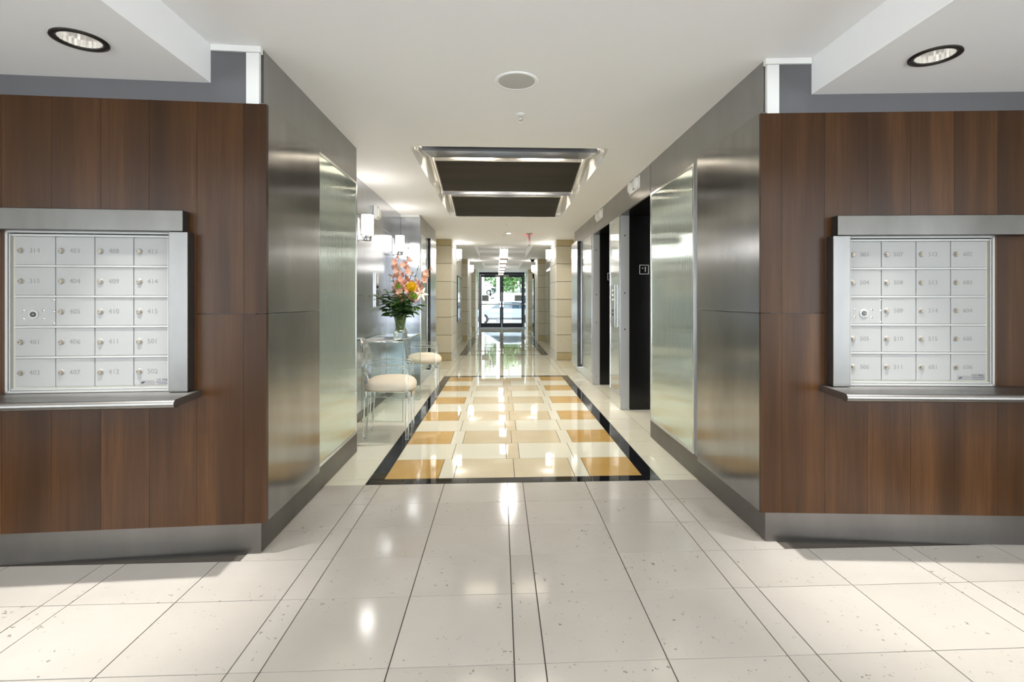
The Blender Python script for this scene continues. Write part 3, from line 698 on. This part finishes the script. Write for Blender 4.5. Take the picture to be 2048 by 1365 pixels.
# ceiling fittings
r = empty('ceiling_speaker', (.101, 3.118, CEIL)); tag(r, 'round white speaker grille in the ceiling before the recess', 'speaker')
MB().lathe([(.132, 0), (.132, -.003), (.125, -.007), (.112, -.007), (.110, -.004)], seg=40).build('rim', M['ceiling'], r, True)
MB().lathe([(.110, -.0045), (.06, -.008), (.0, -.009)], seg=40).build('grille', plain('speaker mesh grey', (.50, .50, .49), .6), r, True)
def sprinkler(x, y, label):
    r = empty('sprinkler_head', (x, y, CEIL)); tag(r, label, 'sprinkler', 'ceiling sprinklers')
    MB().lathe([(.032, 0), (.030, -.008), (.016, -.012), (.0, -.012)], seg=20).build('escutcheon', M['white'], r, True)
    MB().cyl((0, 0, -.012), (0, 0, -.035), .009, seg=12).cyl((0, 0, -.035), (0, 0, -.055), .004, seg=8).build('nozzle', M['chrome'], r)
    MB().tube([(-.012, 0, -.015), (-.014, 0, -.035), (-.003, 0, -.05)], .0025, 6).tube([(.012, 0, -.015), (.014, 0, -.035), (.003, 0, -.05)], .0025, 6).build('yoke', M['chrome'], r)
    MB().cyl((0, 0, -.055), (0, 0, -.057), .014, seg=12).build('deflector', M['chrome'], r)
sprinkler(.147, 3.672, 'small chrome sprinkler head between the ceiling speaker and the recess')
sprinkler(.132, 9.03, 'small chrome sprinkler head beyond the far end of the recess')
for k, (x, y, rr_) in enumerate(((.167, 10.08, .075), (.10, 10.56, .055))):
    r = empty('ceiling_disc', (x, y, CEIL)); tag(r, ['larger white ceiling disc light beyond the recess', 'smaller white smoke detector just behind the larger ceiling disc'][k], 'detector')
    MB().lathe([(rr_, 0), (rr_, -.012), (rr_ * .85, -.022), (0, -.024)], seg=28).build('body', M['white'], r, True); MB().lathe([(rr_ * .5, -.022), (rr_ * .45, -.03), (0, -.031)], seg=20).build('lens', (M['can_lamp'], M['white'])[k], r, True)
    if k == 0: spot((x, y, CEIL - .06), 42, R(172), .07, (1, .96, .9), blend=.3)
r = empty('exit_sign', (.588, 10.37, CEIL)); tag(r, 'hanging exit sign seen edge-on with red glow on the ceiling', 'exit sign')
B(-.06, .06, -.16, .16, -.018, 0).build('canopy', M['bronze'], r); B(-.022, .022, -.15, .15, -.225, -.019).build('panel', plain('exit panel grey', (.32, .32, .32), .3, .4), r)
for sx in (-1, 1): text('EXIT', .15, M['exit_red'], r, (sx * .0215, 0, -.12), (R(90), 0, R(90) * sx), name='lettering', ext=.001)
for sx in (-1, 1): B(sx * .045 - .010, sx * .045 + .010, -.14, .14, -.022, -.018).build('red_lamp', M['exit_red'], r)
r = empty('dome_camera', (1.071, 16.86, CEIL)); tag(r, 'small black dome camera under the ceiling by the second pillar', 'camera')
MB().lathe([(.075, 0), (.075, -.02), (.055, -.035), (.05, -.06), (.03, -.085), (0, -.092)], seg=24).build('dome', M['black'], r, True); MB().lathe([(.08, 0), (.08, -.012), (.07, -.016)], seg=24).build('ring', M['black_matt'], r)
# pendants
nth = ['first', 'second', 'third', 'fourth', 'fifth', 'last']
for k in range(6):
    r = empty('pendant_lamp', (.10 - .012 * k, 13.4 + 1.72 * k, CEIL + (.22, .22, .06, .22, .22, .13)[k]))
    tag(r, '%s square white glass pendant counted from the elevators towards the doors' % nth[k], 'pendant lamp', 'row of white glass pendants')
    zt = r.location.z; zb, zz = 2.42 - zt, 2.70 - zt
    zz = 2.66 - zt
    for sx in (-.05, 0, .05): MB().cyl((sx, 0, 0), (sx, 0, zz), .006, seg=8).build('rod', M['chrome'], r)
    B(-.09, .09, -.06, .06, -.015, 0).build('canopy', M['chrome'], r)
    B(-.105, .105, -.105, .105, zb, zz).build('glass_shade', M['pendant'], r, bevel=.006); B(-.11, .11, -.11, .11, zb - .03, zb - .001).build('bottom_frame', plain('pendant bronze', (.35, .22, .16), .4, .3), r)

# ------------------------------------------------------------------ glass console, chairs
ct = MB(); x0, x1 = -1.505, -1.062
def upath(d, r_):
    ya, yb, zt = 5.655 + d, 6.88 - d, .893 - d
    pts = [(ya, .001)]
    for a in range(0, 91, 15): pts.append((ya + r_ - r_ * math.cos(R(a)), zt - r_ + r_ * math.sin(R(a))))
    for a in range(90, -1, -15): pts.append((yb - r_ + r_ * math.cos(R(a)), zt - r_ + r_ * math.sin(R(a))))
    return pts + [(yb, .001)]
po, pi_ = upath(0, .055), upath(.016, .040); n = len(po)
vs = []
for x in (x0, x1):
    vs += [(x, a, b_) for a, b_ in po] + [(x, a, b_) for a, b_ in pi_]
fs = []
for i in range(n - 1):
    fs += [(i, i + 1, 2 * n + i + 1, 2 * n + i), (n + i, 3 * n + i, 3 * n + i + 1, n + i + 1), (i, n + i, n + i + 1, i + 1), (2 * n + i, 2 * n + i + 1, 3 * n + i + 1, 3 * n + i)]
fs += [(0, 2 * n, 3 * n, n), (n - 1, 2 * n - 1, 4 * n - 1, 3 * n - 1)]
cr = empty('console_table', (-1.28, 6.27, 0)); tag(cr, 'waterfall console table bent from clear glass in the niche', 'table')
o = MB().add([(a + 1.28, b_ - 6.27, c_) for a, b_, c_ in vs], fs).build('glass_sheet', M['sheet_glass'], cr); autosmooth(o, 30)
# polished glass edges read as dark green / bright lines: thin edge strips
ed = MB()
for x in (x1,):
    ed.tube([(x + 1.28, a - 6.27, b_) for a, b_ in po], .0045, 6)
ed.tube([(x0 + 1.28, a - 6.27, b_) for a, b_ in po], .0035, 6)
ed.build('polished_edge', plain('glass edge', (.35, .45, .42), .1, .3), cr, True)

def chair():
    r = empty('acrylic_armchair'); A = M['acrylic']
    # local x forward, y to its left
    def bar(name, p, q, wx, wy):
        p, q = Vector(p), Vector(q)
        mb = MB().add([(p.x - wx, p.y - wy, p.z), (p.x + wx, p.y - wy, p.z), (p.x + wx, p.y + wy, p.z), (p.x - wx, p.y + wy, p.z),
                       (q.x - wx * 1.25, q.y - wy * 1.25, q.z), (q.x + wx * 1.25, q.y - wy * 1.25, q.z), (q.x + wx * 1.25, q.y + wy * 1.25, q.z), (q.x - wx * 1.25, q.y + wy * 1.25, q.z)],
                      [(3, 2, 1, 0), (4, 5, 6, 7), (0, 1, 5, 4), (1, 2, 6, 5), (2, 3, 7, 6), (3, 0, 4, 7)])
        return mb.build(name, A, r, bevel=.006)
    for sy in (-1, 1):
        bar('leg', (.205, sy * .265, 0), (.205, sy * .262, .40), .016, .016)
        bar('leg', (-.205, sy * .165, 0), (-.185, sy * .17, .40), .017, .015)
        # arm: upright from the front leg, curved into the rail that runs back to the oval
        pth = [(.205, sy * .275, .405), (.203, sy * .275, .55), (.198, sy * .275, .66), (.18, sy * .275, .69), (.10, sy * .274, .70), (-.05, sy * .26, .70), (-.16, sy * .23, .705), (-.225, sy * .19, .71)]
        vs = []; fs = []
        for i, p in enumerate(pth):
            p = Vector(p); d = (Vector(pth[min(i + 1, len(pth) - 1)]) - Vector(pth[max(0, i - 1)])).normalized()
            sd = Vector((0, 1, 0)); sd = (sd - d * sd.dot(d)).normalized(); up = d.cross(sd)
            for a, b_ in ((-1, -1), (1, -1), (1, 1), (-1, 1)): vs.append(p + sd * (.019 * a) + up * (.016 * b_))
        for i in range(len(pth) - 1):
            for k in range(4): fs.append((i * 4 + k, i * 4 + (k + 1) % 4, i * 4 + 4 + (k + 1) % 4, i * 4 + 4 + k))
        fs += [(3, 2, 1, 0), tuple(range(len(vs) - 4, len(vs)))]
        MB().add(vs, fs).build('arm', A, r, bevel=.004)
    # seat frame: rounded trapezoid ring
    pts = [(-.20, -.185), (.215, -.285), (.245, -.20), (.255, 0), (.245, .20), (.215, .285), (-.20, .185)]
    inn = [(-.175, -.15), (.19, -.245), (.21, -.18), (.22, 0), (.21, .18), (.19, .245), (-.175, .15)]
    n = len(pts); vs = []
    for z in (.40, .455): vs += [(a, b_, z) for a, b_ in pts] + [(a, b_, z) for a, b_ in inn]
    fs = []
    for i in range(n):
        j = (i + 1) % n
        fs += [(i, j, 2 * n + j, 2 * n + i), (n + i, 3 * n + i, 3 * n + j, n + j), (i, n + i, n + j, j), (2 * n + i, 2 * n + j, 3 * n + j, 3 * n + i)]
    MB().add(vs, fs).build('seat_frame', A, r, bevel=.004)
    # cushion: domed superellipse
    vs = []; fs = []; seg = 40
    def outl(t):
        c_, s_ = math.cos(t), math.sin(t); e = .62
        x = math.copysign(abs(c_) ** e, c_); y = math.copysign(abs(s_) ** e, s_)
        wy = .262 - .05 * (1 - x) / 2 * 1.2
        return .02 + x * .245, y * wy
    rings = [(.96, .456), (1.0, .468), (1.015, .49), (.99, .515), (.90, .542), (.72, .565), (.45, .58), (.2, .586)]
    for f, z in rings:
        for i in range(seg):
            x, y = outl(2 * math.pi * i / seg); vs.append(((x - .02) * f + .02, y * f, z))
    vs.append((.02, 0, .588)); vs.append((.02, 0, .456))
    for k in range(len(rings) - 1):
        for i in range(seg): fs.append((k * seg + i, k * seg + (i + 1) % seg, (k + 1) * seg + (i + 1) % seg, (k + 1) * seg + i))
    L = len(rings) - 1
    for i in range(seg): fs += [(L * seg + i, L * seg + (i + 1) % seg, len(vs) - 2), ((i + 1) % seg, i, len(vs) - 1)]
    MB().add(vs, fs).build('seat', M['cushion'], r, True)
    # oval back, tilted
    bk = MB(); ring = []
    cz, cx = .71, -.225
    for i in range(40):
        t = 2 * math.pi * i / 40; yy = .20 * math.cos(t); zz = .235 * math.sin(t)
        ring.append((cx - .17 * (zz + .235) * .7 + .02 + .10 * (yy / .2) ** 2 * .25, yy, cz + zz))
    bk.tube(ring, .017, 8, True); bk.build('back_ring', A, r, True)
    pn = MB(); vs = []
    for dx in (-.006, .006): vs += [(p[0] + dx, p[1] * .93, cz + (p[2] - cz) * .93) for p in ring]
    vs += [(cx - .0 - .17 * .235 * .7 + .02 - .006, 0, cz), (cx - .17 * .235 * .7 + .02 + .006, 0, cz)]
    fs = []
    for i in range(40):
        j = (i + 1) % 40; fs += [(i, j, 40 + j, 40 + i), (j, i, 80), (40 + i, 40 + j, 81)]
    pn.add(vs, fs).build('back_panel', A, r, True)
    for sy in (-1, 1): bar('back_support', (-.19, sy * .14, .41), (-.195, sy * .12, .52), .014, .014)
    return r
c1 = chair(); c1.location = (-1.108, 5.175, 0.002); c1.rotation_euler = (0, 0, R(4))
tag(c1, 'clear acrylic armchair with beige seat, nearer one beside the reeded panel', 'chair', 'acrylic armchairs at the glass console')
c2 = copy_tree(c1); c2.location = (-1.10, 7.33, 0.002)
c2['label'] = 'clear acrylic armchair with beige seat, farther one beyond the flowers'

# ------------------------------------------------------------------ vase and bouquet
VX, VY, VZ = -1.15, 5.97, .8945
v = MB().lathe([(0, 0), (.075, 0), (.083, .012), (.080, .030), (.078, .038), (.083, .050), (.078, .066), (.062, .095), (.055, .125), (.058, .17), (.068, .225), (.078, .27), (.088, .315), (.094, .335),
                (.090, .335), (.083, .312), (.073, .27), (.063, .225), (.053, .17), (.049, .125), (.053, .10), (.050, .085), (0, .08)], (0, 0, 0), 32).build('glass_vase', M['vase_glass'], None, True)
v.location = (VX, VY, VZ); tag(v, 'flared clear glass vase on the glass console holding flowers', 'vase')
def leafmesh(name, L, W, m, bend=.25, nseg=4):
    vs = []; fs = []
    for i in range(nseg + 1):
        u = i / nseg; wd = W * math.sin(math.pi * min(1, u * .92 + .08)) ** .8; z = -bend * L * u * u
        vs += [(L * u, -wd / 2, z + .12 * wd), (L * u, 0, z), (L * u, wd / 2, z + .12 * wd)]
    for i in range(nseg):
        a = i * 3; fs += [(a, a + 3, a + 4, a + 1), (a + 1, a + 4, a + 5, a + 2)]
    return MB().add(vs, fs).mesh(name, m, True)
LEAF = leafmesh('leaf', .115, .052, M['leaf']); LEAF2 = leafmesh('leaf', .085, .04, M['leaf_light']); BLADE = leafmesh('blade', .16, .014, M['stem'], .05)
def petalmesh(L, W, m, curl=.5): return leafmesh('petal', L, W, m, curl, 4)
PINK = petalmesh(.045, .036, M['pink'], .45)
def blossom_mesh(L, W, m, n, cup, curl):
    mb = MB()
    for k in range(n):
        M4 = Matrix.Rotation(2 * math.pi * k / n, 4, 'Z') @ Matrix.Rotation(-cup, 4, 'Y')
        vs = []; fs = []
        for i in range(5):
            u = i / 4; wd = W * math.sin(math.pi * min(.97, u * .8 + .12)) ** .7; z = -curl * L * u * u
            for q in (-.5, 0, .5): vs.append(M4 @ Vector((L * u, wd * q, z + (.15 * wd if q else 0))))
        for i in range(4):
            a = i * 3; fs += [(a, a + 3, a + 4, a + 1), (a + 1, a + 4, a + 5, a + 2)]
        mb.add(vs, fs)
    return mb.mesh('blossom', m, True)
GLAD = blossom_mesh(.058, .044, M['pink'], 6, R(50), .35); LILY = blossom_mesh(.08, .032, M['lily'], 6, R(28), .5); BUD = blossom_mesh(.03, .02, M['leaf_light'], 4, R(75), .1)
def orient(o, loc, d, roll=0):          # point local +x along d
    d = Vector(d).normalized(); q = d.to_track_quat('X', 'Z'); o.matrix_local = Matrix.Translation(loc) @ q.to_matrix().to_4x4() @ Matrix.Rotation(roll, 4, 'X')
def orient_z(o, loc, d, roll=0, sc=1):
    d = Vector(d).normalized(); q = d.to_track_quat('Z', 'Y'); o.matrix_local = Matrix.Translation(loc) @ q.to_matrix().to_4x4() @ Matrix.Rotation(roll, 4, 'Z') @ Matrix.Scale(sc, 4)
BASE = (VX, VY, VZ + .09)
def curve_pts(tip, n=10, sag=0):
    tip = Vector(tip); a = Vector((random.uniform(-.03, .03), random.uniform(-.03, .03), 0)); b_ = Vector((tip.x * .25, tip.y * .25, .26))
    pts = []
    for i in range(n + 1):
        u = i / n; pts.append(a * (1 - u) ** 2 + b_ * 2 * u * (1 - u) + tip * u * u)
    return pts
def root_at(name): return empty(name, BASE)
# picture position -> point at the bouquet's depth (plane Y = VY), only to read off the tips of the stems
def at(px, py, dy=0):
    c_, s_ = math.cos(math.atan(46.5 / 1024)), math.sin(math.atan(46.5 / 1024)); u = (px - 1046.5) / 1024; q = (600.5 - py) / 1024
    a = (s_ + u * c_, c_ - u * s_, q); t_ = (VY + dy) / a[1]
    return (a[0] * t_ - BASE[0], VY + dy - BASE[1], EYE + a[2] * t_ - BASE[2])
GL = [((818, 480), .02, 'tallest salmon gladiolus spike at the top of the bouquet'), ((791, 516), -.05, 'salmon gladiolus on the wall side of the bouquet'),
      ((843, 513), .06, 'salmon gladiolus with a long bare green tip leaning to the corridor'), ((861, 535), 0, 'salmon gladiolus leaning farthest out beside the white lily'),
      ((797, 533), -.09, 'short salmon gladiolus low at the front of the bouquet')]
GB = [(.56, .84), (.60, 1.0), (.50, .74), (.58, .97), (.55, 1.0)]
for (pt, dy, lab), (u0, u1) in zip(GL, GB):
    r = root_at('gladiolus'); tag(r, lab, 'flower', 'gladioli in the vase')
    pts = curve_pts(at(*pt, dy), 14); MB().tube(pts, [.005 - .0002 * i for i in range(15)], 6).build('stem', M['stem'], r, True)
    nb = 9
    for k in range(nb):
        u = u0 + (u1 - u0) * k / (nb - 1); i = min(13, int(u * 14)); f = u * 14 - i; p = pts[i].lerp(pts[i + 1], f)
        ang = k * 2.4 + random.uniform(-.3, .3); d = Vector((math.cos(ang), math.sin(ang) - .35, .35))
        o = link('blossom', GLAD, r); orient_z(o, p + d.normalized() * .012, d, random.uniform(0, 6), random.uniform(.85, 1.1) * (1.05 - .35 * k / nb))
    for k in range(3):
        u = min(1, u1 + .03 + .05 * k)
        if u1 < .9: o = link('bud', BUD, r); orient_z(o, pts[min(14, int(u * 14))], pts[14] - pts[8], k, .8)
    for k in range(2): o = link('blade', BLADE, r); orient(o, pts[6 + k * 3], (pts[10] - pts[6]) + Vector((random.uniform(-.1, .1), random.uniform(-.1, .1), .05)))
for (pt, dy, fd, lab) in [((842, 588), -.02, (.5, -.8, .15), 'open white lily at the corridor side of the bouquet'), ((822, 552), .05, (.5, .1, .8), 'white lily in the middle between the gladioli'),
                          ((785, 553), .0, (-.8, -.3, .4), 'white lily pointing to the niche wall')]:
    r = root_at('lily'); tag(r, lab, 'flower', 'white lilies in the vase'); tip = at(*pt, dy); pts = curve_pts(tip, 10)
    MB().tube(pts, .0035, 6).build('stem', M['stem'], r, True); o = link('blossom', LILY, r); orient_z(o, Vector(tip), fd, random.uniform(0, 1))
    a = MB()
    for k in range(5): d = (Vector(fd).normalized() + Vector((random.uniform(-.3, .3), random.uniform(-.3, .3), random.uniform(-.3, .3)))).normalized(); a.tube([Vector(tip), Vector(tip) + d * .05], .0015, 5)
    a.build('stamens', plain('brown stamen', (.25, .12, .03), .7), r)
def mum(pt, dy, rad, m, lab, name):
    r = root_at(name); tag(r, lab, 'flower'); tip = Vector(at(*pt, dy)); pts = curve_pts(tip, 10); MB().tube(pts, .004, 6).build('stem', M['stem'], r, True)
    mb = MB(); nn = 150
    for k in range(nn):
        z = 1 - 1.35 * (k + .5) / nn; ph = k * 2.39996; q = math.sqrt(max(0, 1 - z * z)); d = Vector((q * math.cos(ph), q * math.sin(ph), z)); sd = d.orthogonal().normalized() * rad * .13; ss = d.cross(sd)
        p = d * rad; mb.add([d * rad * .5 - sd, d * rad * .5 + sd, p + sd * 1.1, p * 1.06 + Vector((0, 0, .004)), p - sd * 1.1], [(0, 1, 2, 3, 4)])
    mb.lathe([(0, -.75 * rad), (.6 * rad, -.5 * rad), (.75 * rad, 0), (.5 * rad, .5 * rad), (0, .7 * rad)], seg=12)
    o = mb.build('bloom', m, r); orient_z(o, tip, (.35, -.75, .55))
mum((823, 574), -.10, .056, M['yellow'], 'round yellow chrysanthemum at the front of the bouquet', 'chrysanthemum')
mum((827, 592), -.07, .040, M['lime'], 'small lime green chrysanthemum under the white lily', 'chrysanthemum')
mum((796, 573), -.08, .030, M['lime'], 'small lime green bud flower beside the yellow chrysanthemum', 'chrysanthemum')
BR = [((750, 592), -.02, 'leafy green branch reaching farthest towards the niche wall'), ((758, 618), .02, 'low leafy green branch drooping over the wall side of the vase'), ((772, 580), -.1, 'leafy green branch rising between wall side leaves'),
      ((800, 588), -.14, 'leafy green branch at the front centre of the bouquet'), ((815, 600), -.12, 'leafy green branch below the yellow chrysanthemum'), ((838, 614), -.04, 'leafy green branch drooping at the corridor side of the vase'),
      ((822, 570), .08, 'leafy green branch behind the yellow chrysanthemum'), ((785, 604), -.15, 'leafy green branch hanging over the front rim of the vase'), ((800, 555), .05, 'tall leafy green branch among the gladioli')]
for n_, (pt, dy, lab) in enumerate(BR):
    r = root_at('leafy_branch'); tag(r, lab, 'foliage', 'green foliage stems in the vase'); pts = curve_pts(at(*pt, dy), 12); MB().tube(pts, .003, 6).build('stem', M['stem'], r, True)
    for k in range(22):
        i = 5 + (k * 7) // 21; p = pts[min(12, i)]; ang = k * 2.2 + n_; d = Vector((math.cos(ang), math.sin(ang) * .8 - .25, random.uniform(-.25, .45)))
        o = link('leaf', LEAF if (k + n_) % 6 else LEAF2, r); orient(o, p + Vector((random.uniform(-.015, .015), 0, random.uniform(-.02, .02))), d, random.uniform(-.5, .5))
# leaves and coiled stems packed inside the vase
cf = MB()
for k in range(26):
    a = k * 2.4; z0 = .10 + .22 * (k / 26); rr_ = .035 + .02 * (k / 26)
    pth = [(rr_ * math.cos(a + q * .5), rr_ * math.sin(a + q * .5), z0 - .004 * q + .02 * math.sin(q)) for q in range(6)]
    cf.tube(pth, .006, 5)
for k in range(8):
    a = k * .8; cf.tube([(.028 * math.cos(a), .028 * math.sin(a), .085), (.018 * math.cos(a + 1), .018 * math.sin(a + 1), .18), (.04 * math.cos(a + .5), .04 * math.sin(a + .5), .32)], .004, 5)
o = cf.build('coiled_leaves', plain('olive leaf', (.20, .24, .05), .5), None, True); o.location = (VX, VY, VZ); tag(o, 'olive leaves coiled inside the clear glass vase', 'foliage', kind='stuff')

# ------------------------------------------------------------------ entrance doors
DY = 24.70
we = MB(); we.box(-1.52, -1.15, DY, DY + .2, 0, CEIL + .1); we.box(1.35, 1.75, DY, DY + .2, 0, CEIL + .1); we.box(-1.52, 1.75, DY - .02, DY + .2, 2.70, 3.0)
we = we.build('wall_entrance', M['white']); struct(we, 'white end wall framing the entrance doors')
fr = MB(); fr.box(-1.02, 1.19, DY, DY + .1, 2.56, 2.70)
for x in (-1.02, 1.13): fr.box(x, x + .06, DY, DY + .1, 0, 2.56)
fr = fr.build('trim_5', plain('dark aluminium', (.012, .014, .018), .35, .4)); struct(fr, 'dark aluminium frame around the entrance doors', 'door frame')
DARK = fr.data.materials[0]
for k, (xa, xb) in enumerate(((-.955, .083), (.089, 1.125))):
    r = empty('door_%d' % (k + 3), (xa, DY + .02, 0)); wd = xb - xa
    struct(r, ['dark framed glass entrance door with the script logo', 'dark framed glass entrance door without the script logo'][k], 'door')
    B(0, .07, 0, .05, .01, 2.555).build('stile', DARK, r); B(wd - .085, wd, 0, .05, .01, 2.555).build('stile', DARK, r)
    B(.07, wd - .085, 0, .05, .01, .22).build('rail', DARK, r); B(.07, wd - .085, 0, .05, 2.44, 2.555).build('rail', DARK, r)
    B(.07, wd - .085, .022, .03, .22, 2.44).build('glass', M['door_glass'], r)
    MB().cyl((.02, -.05, 1.13), (wd - .02, -.05, 1.13), .028, seg=12).build('push_bar', M['bright_steel'], r, True)
    hx = wd - .06 if k == 0 else .06
    B(hx - .02, hx + .02, -.05, 0, 1.0, 1.26).build('handle', M['chrome'], r)
    cxs = (wd - .30, wd - .08) if k == 0 else (.08, .34)
    B(cxs[0], cxs[1], -.04, 0, 2.47, 2.53).build('closer', M['frame_steel'], r)
    nx = .085 if k == 0 else wd - .42
    nt = B(nx, nx + .33, .012, .016, 1.28, 1.57).build('notice', plain('notice grey', (.30, .32, .31), .6), r)
    for q in range(4): B(nx + .03, nx + (.27, .30, .2, .28)[q], .010, .012, 1.49 - q * .055, 1.515 - q * .055).build('print_line', M['ink_grey'], nt)
    if k == 0:
        f = lambda a, b_: ((a - 255) * .1026 * (24.7 / 1024) + .0, .012, 1.336 + (600.5 - (530 + b_ * .1026)) * 24.7 / 1024)
        lg = MB().tube([f(*p) for p in ((452, 492), (453, 540), (455, 612))], .034, 6)
        lg.tube([f(*p) for p in ((455, 498), (420, 500), (392, 515), (380, 540), (395, 568), (430, 578), (480, 572), (525, 550), (543, 515), (530, 483), (500, 464), (465, 458))], .022, 6)
        lg.tube([f(460, 655), f(495, 650), f(528, 652)], .026, 5); lg.build('script_logo', M['ink'], r, True)
for k, (xa, xb) in enumerate(((-1.145, -1.025), (1.195, 1.345))):
    r = empty('window_%d' % (k + 1), (xa, DY + .03, 0)); struct(r, ['narrow sidelight beside the door with the script logo', 'narrow sidelight beside the door without the logo'][k], 'window')
    B(0, xb - xa, .0, .008, .03, 2.66).build('glass', M['door_glass'], r); B(0, xb - xa, -.02, .03, 0, .03).build('sill', DARK, r); B(0, xb - xa, -.02, .03, .86, .90).build('bar', DARK, r)

# ------------------------------------------------------------------ outside
o = B(-30, 30, 24.9, 30, -.10, -.02).build('pavement', M['concrete']); struct(o, 'pale concrete pavement outside the entrance doors', 'pavement')
o = B(-30, 30, 30, 44, -.20, -.12).build('road', M['asphalt']); struct(o, 'grey street outside the entrance', 'road')
o = B(-30, 30, 44, 60, -.12, -.02).build('ground', plain('grass ground', (.10, .22, .05), .9)); struct(o, 'grassy bank across the street', 'ground')
for k, x in enumerate((-1.05, -.12)):
    o = MB().cyl((x, 29.2 + k * 2, -.02), (x, 29.2 + k * 2, 4.2), .16 if k == 0 else .10, seg=20).build('porch_column', M['white'], None, True); tag(o, ['thick white porch column outside the left entrance door', 'thinner white post outside between porch column and mullion'][k], 'column')
def car(loc, rz, paint, label, h=1.42, L=4.4, boxy=False):
    r = empty('car', loc, rz); tag(r, label, 'car', 'vehicles in the street')
    H_ = h; W2 = .86
    if boxy: prof = [(-L / 2, .35), (-L / 2, H_ * .93), (-L / 2 + .2, H_), (L * .18, H_), (L * .30, H_ * .58), (L / 2 - .1, H_ * .52), (L / 2, .62), (L / 2, .35)]
    else: prof = [(-L / 2, .35), (-L / 2 + .03, .78), (-L / 2 + .55, .90), (-L * .22, H_ - .03), (-L * .05, H_), (L * .10, H_ - .04), (L * .26, .92), (L / 2 - .35, .80), (L / 2, .64), (L / 2, .35)]
    MB().extrude(prof, 1, -W2, W2).build('body', paint, r, bevel=.06, seg=2)
    win = [(-L * .36, .95), (-L * .21, H_ - .12), (-L * .05, H_ - .08), (L * .09, H_ - .12), (L * .21, .95)] if not boxy else [(L * -.05, H_ * .60), (L * -.05, H_ * .9), (L * .15, H_ * .9), (L * .24, H_ * .60)]
    for sy in (-1, 1):
        a, b_ = sorted((sy * W2, sy * (W2 + .012))); MB().extrude(win, 1, a, b_).build('side_window', M['car_glass'], r)
        for x in (-L * .31, L * .31):
            wv = MB().cyl((x, sy * (W2 - .16), .31), (x, sy * (W2 + .02), .31), .32, seg=24).build('wheel', M['rubber'], r)
            MB().cyl((x, sy * (W2 + .02), .31), (x, sy * (W2 + .03), .31), .19, seg=16).build('hub', M['chrome'], wv)
        B(-L / 2 - .01, -L / 2 + .05, sy * .62 - .14, sy * .62 + .14, .68, .80).build('tail_lamp', M['red_lamp'], r); B(L / 2 - .06, L / 2 + .01, sy * .62 - .14, sy * .62 + .14, .60, .72).build('head_lamp', M['sign_white'], r)
car((.35, 31.6, -.12), math.pi, M['car_silver'], 'pale silver saloon car parked right outside the entrance doors')
car((1.7, 39.5, -.12), 0, M['car_white'], 'tall white van across the street behind the silver car', 2.0, 5.4, True)
car((-4.2, 38.5, -.12), 0, M['car_white'], 'white van farther along the street behind the porch column', 1.9, 5.0, True)
def tree(loc, h, rad, label, nb=9):
    r = empty('tree', loc); tag(r, label, 'tree', 'trees across the street')
    MB().cyl((0, 0, 0), (0, 0, h * .6), .16, .08, 10).build('trunk', M['bark'], r, True)
    mb = MB(); rd = random.Random(int(loc[0] * 10) + 3)
    bl = [(Vector((rd.uniform(-1, 1) * rad * .6, rd.uniform(-1, 1) * rad * .5, h * .62 + rd.uniform(-.4, .4) * rad)), rad * rd.uniform(.4, .65)) for _ in range(nb)]
    for c_, q in bl:
        for _ in range(220):
            d = Vector((rd.gauss(0, 1), rd.gauss(0, 1), rd.gauss(0, 1))).normalized(); p = c_ + d * q * rd.uniform(.7, 1.05); s_ = rd.uniform(.07, .16)
            u_ = Vector((rd.gauss(0, 1), rd.gauss(0, 1), rd.gauss(0, 1))).normalized() * s_; v_ = u_.cross(d).normalized() * s_
            mb.add([p - u_, p + v_ * .6, p + u_, p - v_ * .6], [(0, 1, 2, 3)])
    o = mb.build('crown', M['foliage'], r); o['kind'] = 'stuff'
tree((1.1, 43, -.02), 4.8, 1.9, 'dense leafy tree filling the glass of the plain entrance door')
tree((-1.9, 45, -.02), 5.6, 1.7, 'bright leafy tree behind the porch column')
tree((-4.6, 42, -.02), 5.2, 1.9, 'leafy tree seen through the sidelight by the script door')
tree((4.2, 46, -.02), 6.0, 2.1, 'leafy tree seen past the far right sidelight')
bl = empty('house', (0, 54, 0)); tag(bl, 'pale house facade behind the trees across the street', 'building')
B(-14, 14, 0, 4, 0, 7).build('wall', M['concrete'], bl)
for x in (-7, -4, -1, 2, 5, 8):
    for z in (1, 4):
        f_ = B(x, x + 1.2, -.06, 0, z, z + 1.7).build('window', M['white'], bl); B(x + .1, x + 1.1, -.08, -.06, z + .1, z + 1.6).build('pane', M['car_glass'], f_)

# ------------------------------------------------------------------ lobby behind the camera: unseen walls with openings shaped to let sky light in
for nm, xa, xb in (('wall_lobby_left', -4.28, -4.17), ('wall_lobby_right', 4.38, 4.5)):
    struct(MB().box(xa, xb, -.4, 2.9, 0, CEIL).box(xa, xb, -5.2, -4.8, 0, CEIL).box(xa, xb, -4.8, -.4, 2.58, CEIL).box(xa, xb, -4.8, -.4, 0, .05).build(nm, M['plaster']), 'plain cream side wall of the front lobby, ' + ('flower niche side' if xa < 0 else 'elevator side'))
mb = MB()
for xa, xb in ((-5, -1.3), (1.3, 5)): mb.box(xa, xb, -5.3, -5.2, 0, CEIL)
mb.box(-5, 5, -5.3, -5.2, 2.3, CEIL)
struct(mb.build('wall_back', M['plaster']), 'cream wall with a wide opening at the lobby front')
flush_text()
